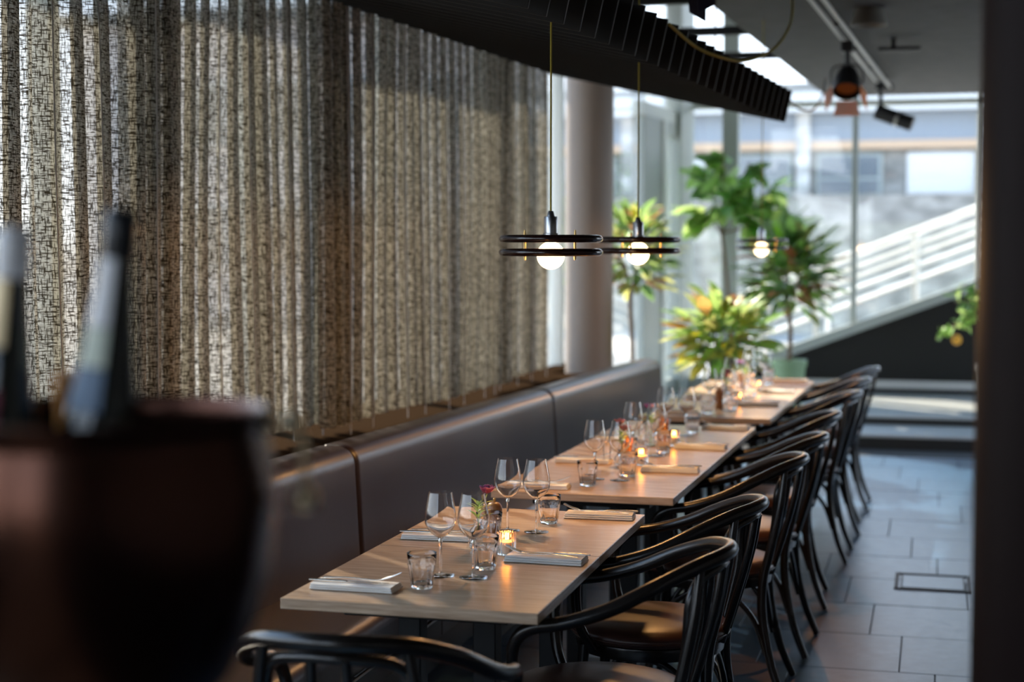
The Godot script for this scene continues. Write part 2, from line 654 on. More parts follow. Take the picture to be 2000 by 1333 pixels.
func build_shell() -> void:
	# floor: bed with separate slate tiles
	var fl := struct("floor", slab(-3.6, 3.0, -0.2, -0.006, -12.75, 5.0), M.grout, "blue grey slate tile floor in staggered rows")
	var tm := []
	for i in 4:
		var b := MB.new()
		b.xf = Transform3D(Basis(Vector3.UP, 0), Vector3.ZERO)
		b.box(Vector3(0, -0.007, 0), Vector3(0.526, 0.014, 0.560), 0.0015)
		tm.append(b.mesh())
	var r := 0
	while true:
		var zc := -6.315 + 0.565 * 8 - 0.565 * r    # tile rows; joints measured at z -6.03, -6.60 ...
		if zc < -12.45: break
		var sh := -0.109 - 0.13 * (r - 8) * -1.0
		var off := fposmod(-0.109 - 0.13 * float(r - 8), 0.53)
		for c in range(-5, 5):
			var x0 := off + 0.53 * c
			if x0 < -2.45 or x0 > 1.4: continue
			var t := part("tile", tm[0], M["slate%d" % rng.randi_range(0, 3)], fl)
			t.position = Vector3(x0 + 0.265, rng.randf_range(-0.0008, 0.0004), zc)
		r += 1
	# steps and platform
	var st := struct("floor_platform", slab(-2.6, 3.0, -0.2, 0.18, BACK_Z, -13.52, 0.004), M.step, "raised stone platform along the far window wall")
	struct("riser", slab(-2.6, 3.0, 0.0, 0.158, -13.52, -13.512), M.riser, "", st)
	struct("nosing", slab(-2.6, 3.0, 0.158, 0.181, -13.56, -13.508, 0.003), M.nosing, "", st)
	var s1 := struct("floor_step", slab(-2.6, 3.0, -0.2, 0.102, -13.512, -12.78, 0.004), M.step, "low stone step with pale edge below the platform")
	struct("riser", slab(-2.6, 3.0, -0.01, 0.08, -12.78, -12.772), M.riser, "", s1)
	struct("nosing", slab(-2.6, 3.0, 0.08, 0.103, -12.82, -12.768, 0.003), M.nosing, "", s1)
	# right wall, rear wall: their windows are unseen, added for fill light
	var wr := struct("wall_right", slab(2.6, 2.8, -0.2, 0.35, BACK_Z, 5.0), M.plaster, "plain side wall beyond the pillar with an added long fill window band")
	struct("wall_head", slab(2.6, 2.8, 2.88, CEIL, BACK_Z, 5.0), M.plaster, "", wr)
	var zz := 5.0
	zz = -8.5
	while zz > BACK_Z + 0.1:
		struct("pier", slab(2.6, 2.8, 0.35, 2.88, zz - 0.4, zz), M.plaster, "", wr)
		zz -= 3.2
	struct("pane", slab(2.69, 2.70, 0.35, 2.88, BACK_Z, -8.5), M.pane, "", wr)
	struct("solid_part", slab(2.6, 2.8, 0.35, 2.88, -8.5, 5.0), M.plaster, "", wr)
	var wk := struct("wall_rear", slab(-1.4, 2.8, -0.2, ROOF, 4.9, 5.1), M.plaster, "wall behind the viewer with an added tall fill window")
	struct("wall_foot", slab(-3.9, -1.4, -0.2, 0.9, 4.9, 5.1), M.plaster, "", wk)
	struct("pane", slab(-3.9, -1.4, 0.9, ROOF, 4.99, 5.0), M.pane, "", wk)  # opening added behind the camera to light the tables
	# ceiling slab: stops short of the window walls; left edge runs with the tables
	var cp := MB.new()
	cp.xf = Transform3D(Basis(Vector3.RIGHT, PI / 2), Vector3(0, CEIL, 0))   # xy polygon -> xz, depth down
	var poly := PackedVector2Array([Vector2(-1.90, 5.0), Vector2(2.8, 5.0), Vector2(2.8, -15.45), Vector2(-1.02, -15.45), Vector2(-1.10, -13.8), Vector2(-1.28, -9.6)])
	cp.prism(poly, -0.35, 0.0)
	struct("ceiling", cp, M.ceiling, "dark grey plastered ceiling over the aisle")
	var rp := MB.new()
	rp.xf = Transform3D(Basis(Vector3.RIGHT, PI / 2), Vector3(0, ROOF, 0))
	rp.prism(PackedVector2Array([Vector2(facade_x(5.2) - 1.40, 5.2), Vector2(2.9, 5.2), Vector2(2.9, BACK_Z - 0.3), Vector2(facade_x(BACK_Z - 0.3) - 1.40, BACK_Z - 0.3)]), -0.25, 0.0)
	struct("ceiling_roof", rp, M.ceiling, "high dark roof above the window bay and its eaves")
	# brackets from the slab edge to the window wall
	for zc in [-9.7, -11.2, -12.7]:
		var ex: float = lerpf(-1.28, -1.10, (-zc - 9.6) / 4.2)
		struct("trim_1" if zc == -9.7 else ("trim_2" if zc == -11.2 else "trim_3"), slab(ex - 0.55, ex + 0.05, CEIL + 0.06, CEIL + 0.12, zc - 0.03, zc + 0.03), M.black_steel, ["thin black bracket at the ceiling edge nearest the canopy", "thin black bracket at the middle of the ceiling edge", "thin black bracket at the far end of the ceiling edge"][int(round((-zc - 9.7) / 1.5))])
	# ---- left facade: sill wall, glass, mullions
	var wl := struct("wall_left", wall_bar(fpt(5.0, 0.10), fpt(-11.9, 0.10), -0.2, 0.70, 0.2), M.sill, "low dark wall under the curtained windows")
	struct("sill", wall_bar(fpt(5.0, 0.30), fpt(-10.4, 0.30), 0.70, 0.735, 0.62, 0.004), M.sill, "dark brown window ledge", wl)
	struct("solid_part", wall_bar(fpt(5.0, 0.10), fpt(4.2, 0.10), 0.70, ROOF, 0.2), M.plaster, "", wl)
	var wf := struct("window_1", wall_bar(fpt(5.0), fpt(-13.9), ROOF - 0.33, ROOF - 0.25, 0.12), M.frame_light, "tall street window wall behind the curtains")
	struct("pane", wall_bar(fpt(5.0), fpt(-11.9), 0.70, ROOF - 0.33, 0.012), M.pane, "", wf)
	struct("pane", wall_bar(fpt(-11.9), fpt(-13.9), 0.0, ROOF - 0.33, 0.012), M.pane, "", wf)
	var z := 4.0
	while z > -11.0:
		struct("mullion", wall_bar(fpt(z), fpt(z - 0.07), 0.70, ROOF - 0.33, 0.10), M.frame_light, "", wf)
		z -= 1.55
	struct("mullion", wall_bar(fpt(-11.55), fpt(-11.62), 0.0, ROOF - 0.33, 0.10), M.frame_light, "", wf)
	struct("sill", wall_bar(fpt(-11.9), fpt(-13.9), 0.0, 0.1, 0.12), M.frame_light, "", wf)
	# glazed door near the corner
	var dr := struct("door_1", wall_bar(fpt(-13.95, 0.02), fpt(-14.58, 0.02), 0.18, 2.75, 0.07, 0.006), M.frame, "grey green metal door beside the corner of the glazing")
	struct("stile", wall_bar(fpt(-14.58, 0.03), fpt(-14.70, 0.03), 0.18, 2.75, 0.09, 0.006), M.frame_light, "", dr)
	struct("rail", wall_bar(fpt(-14.70, 0.02), fpt(-15.15, 0.02), 2.62, 2.75, 0.07, 0.006), M.frame, "", dr)
	struct("rail", wall_bar(fpt(-14.70, 0.02), fpt(-15.15, 0.02), 0.18, 0.32, 0.07, 0.006), M.frame, "", dr)
	struct("pane", wall_bar(fpt(-14.70, 0.02), fpt(-15.15, 0.02), 0.32, 2.62, 0.01), M.pane, "", dr)
	struct("transom", wall_bar(fpt(-13.9), fpt(-15.15), 2.75, 2.87, 0.10), M.frame_light, "", dr)
	struct("pane", wall_bar(fpt(-13.9), fpt(-15.15), 2.87, ROOF - 0.25, 0.012), M.pane, "", dr)
	struct("trim_4", wall_bar(fpt(-15.15, 0.02), fpt(BACK_Z, 0.02), 0.18, ROOF - 0.25, 0.16, 0.01), M.frame, "broad grey green corner post of the glazing")
	# ---- far window wall on a sloping base
	var x0 := facade_x(BACK_Z)
	var wb := MB.new()
	var cap := func(x: float) -> float: return 0.545 + 0.375 * (x + 1.29)
	wb.prism(PackedVector2Array([Vector2(x0, -0.2), Vector2(2.6, -0.2), Vector2(2.6, cap.call(2.6)), Vector2(x0, cap.call(x0))]), BACK_Z - 0.12, BACK_Z + 0.12)
	var bw := struct("wall_back", wb, M.dark_wall, "black sloping wall below the far window")
	var cb := MB.new()
	cb.prism(PackedVector2Array([Vector2(x0, cap.call(x0)), Vector2(2.6, cap.call(2.6)), Vector2(2.6, cap.call(2.6) + 0.10), Vector2(x0, cap.call(x0) + 0.10)]), BACK_Z - 0.10, BACK_Z + 0.19)
	struct("sloping_cap", cb, M.frame, "grey green sloping window sill", bw)
	struct("baseboard_back", slab(x0, 2.6, 0.225, 0.30, BACK_Z + 0.12, BACK_Z + 0.15, 0.003), M.nosing, "pale strip along the foot of the sloping wall")
	struct("trim_5", slab(x0, 2.6, 2.925, 2.985, BACK_Z - 0.05, BACK_Z + 0.05, 0.004), M.frame_light, "pale transom of the far window under the ceiling")
	var w2 := struct("window_2", slab(-2.04, -1.88, 0.3, ROOF - 0.25, BACK_Z - 0.06, BACK_Z + 0.06, 0.006), M.frame, "far window with slim grey mullions over the sloping wall")
	struct("mullion", slab(-0.79, -0.735, cap.call(-0.76), ROOF - 0.25, BACK_Z - 0.05, BACK_Z + 0.05, 0.004), M.frame, "", w2)
	struct("mullion", slab(0.37, 0.43, cap.call(0.4), ROOF - 0.25, BACK_Z - 0.05, BACK_Z + 0.05, 0.004), M.frame_light, "", w2)
	struct("mullion", slab(1.6, 1.66, cap.call(1.6), ROOF - 0.25, BACK_Z - 0.05, BACK_Z + 0.05, 0.004), M.frame, "", w2)
	var pn := MB.new()
	pn.prism(PackedVector2Array([Vector2(x0, cap.call(x0) + 0.1), Vector2(2.6, cap.call(2.6) + 0.1), Vector2(2.6, ROOF - 0.25), Vector2(x0, ROOF - 0.25)]), BACK_Z - 0.006, BACK_Z + 0.006)
	struct("pane", pn, M.pane, "", w2)
	# ---- columns
	var co := MB.new()
	co.lathe([Vector2(0, 0), Vector2(0.168, 0), Vector2(0.168, 4.2), Vector2(0, 4.2)], 48)
	var c1 := struct("column", co, M.column, "pale round concrete column at the end of the curtains")
	c1.position = Vector3(-2.345, 0.0, -10.9)
	var ct := MB.new()
	ct.box(Vector3(0.0, 2.05, 0.168), Vector3(0.016, 0.55, 0.006), 0.001)
	part("access_slot", ct, M.column, c1).rotation.y = 0.25
	var pi := MB.new()
	pi.lathe([Vector2(0, 0), Vector2(0.22, 0), Vector2(0.22, 3.0), Vector2(0, 3.0)], 64)
	var p2 := struct("pillar", pi, M.pillar, "very dark maroon pillar close by at the picture's edge")
	p2.position = Vector3(0.277, 0.0, -2.35)
	# floor hatch
	var h := thing("floor_hatch", "rectangular metal framed floor box lid in the slate aisle", "floor box", Vector3(0.011, 0, -7.69))
	var hf := MB.new()
	for s in [-1.0, 1.0]:
		hf.box(Vector3(0, 0.003, s * 0.175), Vector3(0.35, 0.006, 0.018), 0.001)
		hf.box(Vector3(s * 0.166, 0.003, 0), Vector3(0.018, 0.006, 0.332), 0.001)
	part("frame", hf, M.black_steel, h)
	var hi := MB.new()
	for s in [-1.0, 1.0]:
		hi.box(Vector3(0, 0.0035, s * 0.152), Vector3(0.29, 0.005, 0.006), 0.001)
		hi.box(Vector3(s * 0.142, 0.0035, 0), Vector3(0.006, 0.005, 0.298), 0.001)
	part("inner_rim", hi, M.black_steel, h)
	var hl := MB.new()
	hl.box(Vector3(0, 0.002, 0), Vector3(0.278, 0.003, 0.296), 0.0005)
	part("lid", hl, M.slate2, h)

# ------------------------------------------------------------------ outside
func build_exterior() -> void:
	struct("ground", slab(-60, 60, -0.5, -0.21, -80, 30), M.paving, "pale paved ground outside the windows")
	# stairs rising to the right beyond the far window
	var sx := -2.6
	var stz0 := -17.9
	var t := thing("outdoor_stairs", "pale outdoor flight of steps rising to the right outside", "stairs", Vector3.ZERO)
	var n := 22
	for i in n:
		var x := -2.8 + 0.30 * i
		var y := -0.1 + 0.1125 * (i + 1)
		var b := MB.new()
		b.box(Vector3(x + 0.16, y * 0.5 - 0.1, -17.0), Vector3(0.33, y + 0.2, 1.7), 0.008)
		part("step", b, M.concrete_pale, t)
	for rr in [[-16.09, "nearer"], [-17.92, "farther"]]:
		var zz: float = rr[0]
		var ra := thing("stair_railing", "white railing with sloping bars on the %s side of the outdoor stairs" % rr[1], "railing", Vector3.ZERO)
		var ry := func(x: float) -> float: return 1.60 + 0.385 * (x + 0.55)
		var k := 0
		for d in [0.0, 0.14, 0.245, 0.36, 0.5]:
			var b := MB.new()
			var rad: float = 0.032 if d == 0.0 else 0.017
			b.tube([Vector3(-2.2, ry.call(-2.2) - d, zz), Vector3(3.4, ry.call(3.4) - d, zz)], rad, 10)
			part("handrail" if d == 0.0 else "rail", b, M.rail_white, ra)
			k += 1
		var x := -2.1
		while x < 3.4:
			var b := MB.new()
			b.box(Vector3(x, ry.call(x) - 0.45, zz - 0.02), Vector3(0.05, 0.95, 0.02), 0.002)
			part("post", b, M.rail_white, ra)
			x += 0.95
	# building across the street
	var bz := -34.0
	var bd := thing("office_building", "long grey office building with orange band across the street", "building", Vector3(0, 0, bz))
	part("wall", slab(-9.0, 16, -0.5, 5.0, -8, 0), M.facade_grey, bd)
	part("blue_band", slab(-9.0, 16, 3.75, 4.35, 0.0, 0.12), M.facade_blue, bd)
	part("eaves", slab(-9.2, 16.2, 4.35, 4.75, -0.5, 0.5), M.facade_white, bd)
	part("orange_band", slab(-9.0, 16, 3.58, 3.75, 0.0, 0.2), M.facade_orange, bd)
	part("plinth", slab(-9.0, 16, -0.5, 2.05, 0.0, 1.4), M.concrete_warm, bd)
	part("parapet", slab(-9.0, 16, 2.05, 2.6, 0.6, 1.4), M.concrete, bd)
	var x := -8.0
	var i := 0
	while x < 14.0:
		var w := 1.35
		var wn := part("window", slab(x, x + w, 2.6, 3.5, 0.0, 0.10, 0.01), M.facade_white if i % 3 == 1 else M.frame, bd)
		part("pane", slab(x + 0.07, x + w - 0.07, 2.66, 2.95, 0.06, 0.115), M.facade_white if i % 3 == 1 else M.far_glass, wn)
		part("pane", slab(x + 0.07, x + w - 0.07, 3.0, 3.44, 0.06, 0.115), M.facade_white if i % 3 == 1 else M.far_glass, wn)
		if i % 2 == 0:
			part("pilaster", slab(x + w + 0.1, x + w + 0.38, 2.05, 4.35, 0.0, 0.3, 0.01), M.concrete_pale, bd)
		x += 1.85
		i += 1
	# pale house seen past the corner
	var h := thing("town_house", "pale pinkish house front seen past the glazing corner", "building", Vector3(-12.0, 0, -36))
	part("wall", slab(-9, 2.6, -0.5, 7.0, -6, 0), M.facade_pink, h)
	part("roof", slab(-9.3, 2.9, 7.0, 7.3, -6.3, 0.3), M.facade_grey, h)
	for a in 2:
		for b in 5:
			var wx := -7.8 + b * 2.0
			var wy := 1.0 + a * 3.0
			var wn := part("window", slab(wx, wx + 1.0, wy, wy + 1.6, 0.0, 0.08, 0.01), M.facade_white, h)
			part("pane", slab(wx + 0.1, wx + 0.9, wy + 0.1, wy + 1.5, 0.05, 0.1), M.far_glass, wn)

# ------------------------------------------------------------------ slatted canopy
func build_canopy() -> void:
	var t := thing("slatted_canopy", "hanging canopy of tilted black boards above the tables", "canopy", Vector3.ZERO)
	var tilt := atan2(2.587 - 2.28, 2.182 - 0.822)
	var L := 1.392
	var b := MB.new()
	b.box(Vector3(L * 0.5, 0.09, 0), Vector3(L, 0.18, 0.014), 0.0015)
	var bm := b.mesh()
	for i in 37:
		var z := -9.0 + 0.1735 * i
		var o := part("board", bm, M.baffle, t)
		o.position = Vector3(-2.182 - 0.072 * (z + 9.0), 2.587, z)
		o.rotation.z = -tilt
	for s in [0.32, 1.05]:
		var c := MB.new()
		var a := Vector3(-2.182 + s * cos(tilt), 2.587 - s * sin(tilt) + 0.205, -9.05)
		var e := a + Vector3(-0.072 * 6.4, 0, 6.4)
		c.tube([a, e], 0.02, 8)
		part("carrier_rail", c, M.black_steel, t)
		for k in 3:
			var w := MB.new()
			var p := a.lerp(e, 0.05 + 0.42 * k)
			w.tube([p, Vector3(p.x, ROOF, p.z)], 0.004, 6)
			part("hanging_rod", w, M.black_steel, t)

# ------------------------------------------------------------------ curtains
func build_curtains() -> void:
	var spans := [[-4.12, -5.30, "nearest linen curtain panel, its edge behind the champagne bottles"], [-5.12, -6.90, "second linen curtain panel, beside the nearest bench segment"], [-6.48, -8.95, "third linen curtain panel, behind the middle bench segment"], [-8.80, -9.98, "last linen curtain panel, ending beside the pale column"]]
	var si := 0
	for s in spans:
		var z0: float = s[0]
		var z1: float = s[1]
		var t := thing("linen_curtain", s[2], "curtain", Vector3.ZERO, 0.0, "pleated linen curtains along the street windows")
		# knife pleats of uneven width: a short face, a long return, doubled under
		rng.seed = 40 + si
		var side := 0.06 if si % 2 == 0 else -0.06
		var ctl := []
		var crest := []
		var z := z0
		while z > z1 + 0.06:
			var p := rng.randf_range(0.085, 0.150)
			var d := rng.randf_range(0.016, 0.028)
			ctl.append(Vector2(-d, z))
			crest.append(ctl.size())
			ctl.append(Vector2(d, z - p * rng.randf_range(0.26, 0.42)))
			if rng.randf() < 0.8:
				ctl.append(Vector2(d * 0.1, z - p * 0.98))
				ctl.append(Vector2(-d * 0.45, z - p * 0.86))
				ctl.append(Vector2(-d * 0.75, z - p * rng.randf_range(0.50, 0.62)))
			z -= p
		ctl.append(Vector2(0.0, z1))
		var rows := []
		var ny := 26
		var top := 3.7
		var hem := 0.80
		var knots_at := []
		for j in ny + 1:
			var v := float(j) / ny
			var y := lerpf(top, hem, v)
			var row := []
			for k in ctl.size() - 1:
				if j == 0: knots_at.append(row.size())
				var c0: Vector2 = ctl[maxi(k - 1, 0)]
				var c1: Vector2 = ctl[k]
				var c2: Vector2 = ctl[k + 1]
				var c3: Vector2 = ctl[mini(k + 2, ctl.size() - 1)]
				for q in 4:
					var g: Vector2 = c1.cubic_interpolate(c2, c0, c3, q / 4.0)
					var amp := lerpf(0.8, 1.25, v)
					var sway := 0.014 * sin(g.y * 2.3 + y * 1.1 + si) + 0.006 * sin(g.y * 9.0 + y * 2.2)
					row.append(Vector3(curtain_x(g.y) + g.x * amp + side + 0.008 * sin(y * 1.7 + g.y * 4.0), y + 0.006 * sin(g.y * 5.0) * v, g.y + sway))
			row.append(Vector3(curtain_x(z1) + side, y, z1))
			rows.append(row)
		var m := MB.new()
		# arc length for the weave
		var nv: int = rows[0].size()
		var arc := [0.0]
		for k in range(1, nv):
			var p: Vector3 = rows[13][k]
			arc.append(arc[k - 1] + p.distance_to(rows[13][k - 1]))
		m.grid(rows, false, false, true)
		for j in ny + 1:
			for k in nv:
				m.U[j * nv + k] = Vector2(arc[k] / 0.62 + si * 0.37, rows[j][k].y / 0.62)
		part("cloth", m, M.linen, t)
		# pale edge tapes along some of the crests, hanging a little below the hem
		for k in crest.size():
			if (k * 7 + si) % 5 < 2:
				var idx: int = knots_at[crest[k]]
				var tm := MB.new()
				var pp := []
				for j in ny + 1:
					pp.append(rows[j][idx] + Vector3(0.004, 0, 0))
				pp.append(rows[ny][idx] + Vector3(0.004, -0.05, 0))
				tm.tube(pp, Vector2(0.0035, 0.0022), 6)
				part("edge_tape", tm, M.hem, t)
		si += 1

# ------------------------------------------------------------------ benches
# profile swept along z with softly rounded ends
func cushion(prof: Array, z0: float, z1: float, rad: float, dx := 0.0) -> MB:
	var m := MB.new()
	var c := Vector2.ZERO
	for p in prof: c += p
	c /= prof.size()
	var rows := []
	var zs := []
	var steps := 7
	var len := absf(z1 - z0)
	for i in steps + 1:
		var a := PI * 0.5 * i / steps
		zs.append([rad * (1.0 - cos(a)), rad * (1.0 - sin(a))])
	var sta := []
	for e in zs: sta.append([e[0], e[1]])
	for k in range(1, 8): sta.append([lerpf(rad, len - rad, k / 8.0), 0.0])
	for i in range(zs.size() - 1, -1, -1): sta.append([len - zs[i][0], zs[i][1]])
	for s in sta:
		var row := []
		var f: float = s[0] / len
		for i in prof.size():
			var p: Vector2 = prof[i]
			var pn: Vector2 = prof[(i + 1) % prof.size()]
			var pp: Vector2 = prof[(i - 1 + prof.size()) % prof.size()]
			var t := (pn - pp).normalized()
			var nrm := Vector2(t.y, -t.x)
			if nrm.dot(p - c) < 0: nrm = -nrm
			var q: Vector2 = p - nrm * s[1]
			row.append(Vector3(q.x + dx * f, q.y, z0 + (z1 - z0) * f))
		rows.append(row)
	m.grid(rows, false, true, false)
	# orient outward: compare with centre
	for i in m.V.size():
		pass
	return m

func fix_outward(m: MB, c0: Vector3, c1: Vector3) -> void:
	# flips normals that look towards the axis c0-c1, then rewinds
	var bad := 0
	for i in m.V.size():
		var ax := c1 - c0
		var tt := clampf((m.V[i] - c0).dot(ax) / ax.length_squared(), 0, 1)
		if m.N[i].dot(m.V[i] - (c0 + ax * tt)) < 0: bad += 1
	if bad * 2 > m.V.size():
		for i in m.N.size(): m.N[i] = -m.N[i]
		for k in range(0, m.I.size(), 3):
			var q := m.I[k + 1]
			m.I[k + 1] = m.I[k + 2]
			m.I[k + 2] = q

func arc2(c: Vector2, r: float, a0: float, a1: float, n: int) -> Array:
	var out := []
	for i in n + 1:
		var a := deg_to_rad(lerpf(a0, a1, float(i) / n))
		out.append(c + Vector2(cos(a), sin(a)) * r)
	return out

func build_benches() -> void:
	var cuts := [-2.97, -5.30, -7.63, -9.88]
	var labels := ["dark maroon leather banquette segment nearest the champagne bucket", "middle dark maroon leather banquette segment behind the nearest tables", "farthest dark maroon leather banquette segment, ending before the glazed corner"]
	for i in 3:
		var z0: float = cuts[i] - 0.004
		var z1: float = cuts[i + 1] + 0.004
		var t := thing("banquette", labels[i], "banquette", Vector3.ZERO, 0.0, "leather banquette along the curtains")
		var bx := bench_back_x(z0)
		var dx := bench_back_x(z1) - bx
		# backrest: raked front, soft top
		var pr := []
		pr.append(Vector2(bx - 0.16, 0.34))
		pr.append(Vector2(bx - 0.02, 0.34))
		pr += arc2(Vector2(bx - 0.03, 0.40), 0.03, -60, 0, 3)
		for k in 6: pr.append(Vector2(bx - 0.02 * (k + 1) / 7.0, 0.44 + 0.37 * (k + 1) / 7.0))
		pr += arc2(Vector2(bx - 0.088, 0.815), 0.068, 0, 90, 8)
		pr += arc2(Vector2(bx - 0.14, 0.853), 0.03, 90, 180, 4)
		for k in 3: pr.append(Vector2(bx - 0.168, 0.74 - 0.13 * k))
		var m := cushion(pr, z0, z1, 0.022, dx)
		fix_outward(m, Vector3(bx - 0.09, 0.62, z0), Vector3(bx - 0.09 + dx, 0.62, z1))
		end_cap(m, pr, z0, z1, dx, 0.022)
		part("backrest", m, M.leather, t)
		# seat cushion
		var fx := -1.625
		var ps := []
		ps.append(Vector2(bx - 0.03, 0.30))
		for k in 4: ps.append(Vector2(lerpf(bx, fx, (k + 1) / 5.0), 0.30))
		ps.append(Vector2(fx - 0.035, 0.30))
		ps += arc2(Vector2(fx - 0.055, 0.33), 0.028, -90, 0, 4)
		ps += arc2(Vector2(fx - 0.075, 0.405), 0.055, 0, 90, 7)
		for k in 4: ps.append(Vector2(lerpf(fx - 0.09, bx, (k + 1) / 5.0), 0.46))
		ps.append(Vector2(bx - 0.03, 0.455))
		var s := cushion(ps, z0, z1, 0.012, 0.0)
		fix_outward(s, Vector3((bx + fx) * 0.5, 0.38, z0), Vector3((bx + fx) * 0.5, 0.38, z1))
		end_cap(s, ps, z0, z1, 0.0, 0.012)
		part("seat", s, M.leather, t)
		part("trim_strip", slab(fx - 0.06, fx - 0.036, 0.288, 0.2995, z1, z0, 0.003), M.steel, t)
		part("apron", slab(bx, fx - 0.045, 0.215, 0.288, z1, z0, 0.003), M.leather_dark, t)
		part("plinth", slab(bx, fx - 0.18, 0.0, 0.215, z1, z0, 0.002), M.black_paint, t)
		part("back_panel", slab(minf(bx, bx + dx) - 0.19, minf(bx, bx + dx) - 0.172, 0.0, 0.80, z1, z0, 0.002), M.leather_dark, t)

func end_cap(m: MB, prof: Array, z0: float, z1: float, dx: float, rad: float) -> void:
	var c := Vector2.ZERO
	for p in prof: c += p
	c /= prof.size()
	for e in [[z0, 0.0, 1.0], [z1, dx, -1.0]]:
		var poly := PackedVector2Array()
		var pc := prof.size()
		for i in pc:
			var p: Vector2 = prof[i]
			var pn: Vector2 = prof[(i + 1) % pc]
			var pp: Vector2 = prof[(i - 1 + pc) % pc]
			var t := (pn - pp).normalized()
			var nrm := Vector2(t.y, -t.x)
			if nrm.dot(p - c) < 0: nrm = -nrm
			poly.append(p - nrm * rad)
		var base := m.vert(Vector3(c.x + e[1], c.y, e[0]), Vector3(0, 0, e[2]), c)
		for p in poly: m.vert(Vector3(p.x + e[1], p.y, e[0]), Vector3(0, 0, e[2]), p)
		for i in pc: m.tri(base, base + 1 + i, base + 1 + (i + 1) % pc)

# ------------------------------------------------------------------ tables
const TABLE_H := 0.75
var tables := []   # centre, turn

func build_tables() -> void:
	var W := 0.64
	var D := 0.70
	var lab := ["light oak table nearest the viewer, front half of the first pair", "second oak table, closing the pair nearest the viewer", "third oak table, front of the middle row of three", "fourth oak table, centre of the middle row of three", "fifth oak table, back of the middle row of three", "sixth oak table, front of the farthest row", "seventh oak table, centre of the farthest row", "eighth oak table, at the window end of the farthest row"]
	var rowsd := [[-3.505, 2, 0.6985, -1.193, 0.0], [-5.25, 3, 0.717, -1.158, 0.0186], [-7.765, 3, 0.733, -1.086, 0.0223]]
	var idx := 0
	for r in rowsd:
		for k in r[1]:
			var dz: float = r[2]
			var z: float = r[0] - dz * (k + 0.5)
			var x: float = r[3] + r[4] * dz * (k + 0.5)
			var t := thing("dining_table", lab[idx], "table", Vector3(x, 0, z), -atan(r[4]), "oak tables along the banquette")
			var top := MB.new()
			top.box(Vector3(0, TABLE_H - 0.0135, 0), Vector3(W, 0.027, dz - 0.003), 0.0018)
			for q in top.U.size(): top.U[q] += Vector2(idx * 0.23, idx * 0.41)
			part("tabletop", top, M.oak, t)
			var fr := MB.new()
			fr.box(Vector3(0, TABLE_H - 0.047, 0), Vector3(0.42, 0.038, 0.42), 0.002)
			part("underframe", fr, M.black_steel, t)
			for s in [-1.0, 1.0]:
				var lg := MB.new()
				lg.box(Vector3(s * 0.10, 0.36, 0), Vector3(0.06, 0.70, 0.06), 0.003)
				part("leg", lg, M.black_steel, t)
			for s in [-1.0, 1.0]:
				var ft := MB.new()
				ft.box(Vector3(s * 0.10, 0.012, 0), Vector3(0.08, 0.022, 0.52), 0.003)
				part("foot", ft, M.black_steel, t)
			tables.append([Vector3(x, 0, z), -atan(r[4])])
			idx += 1

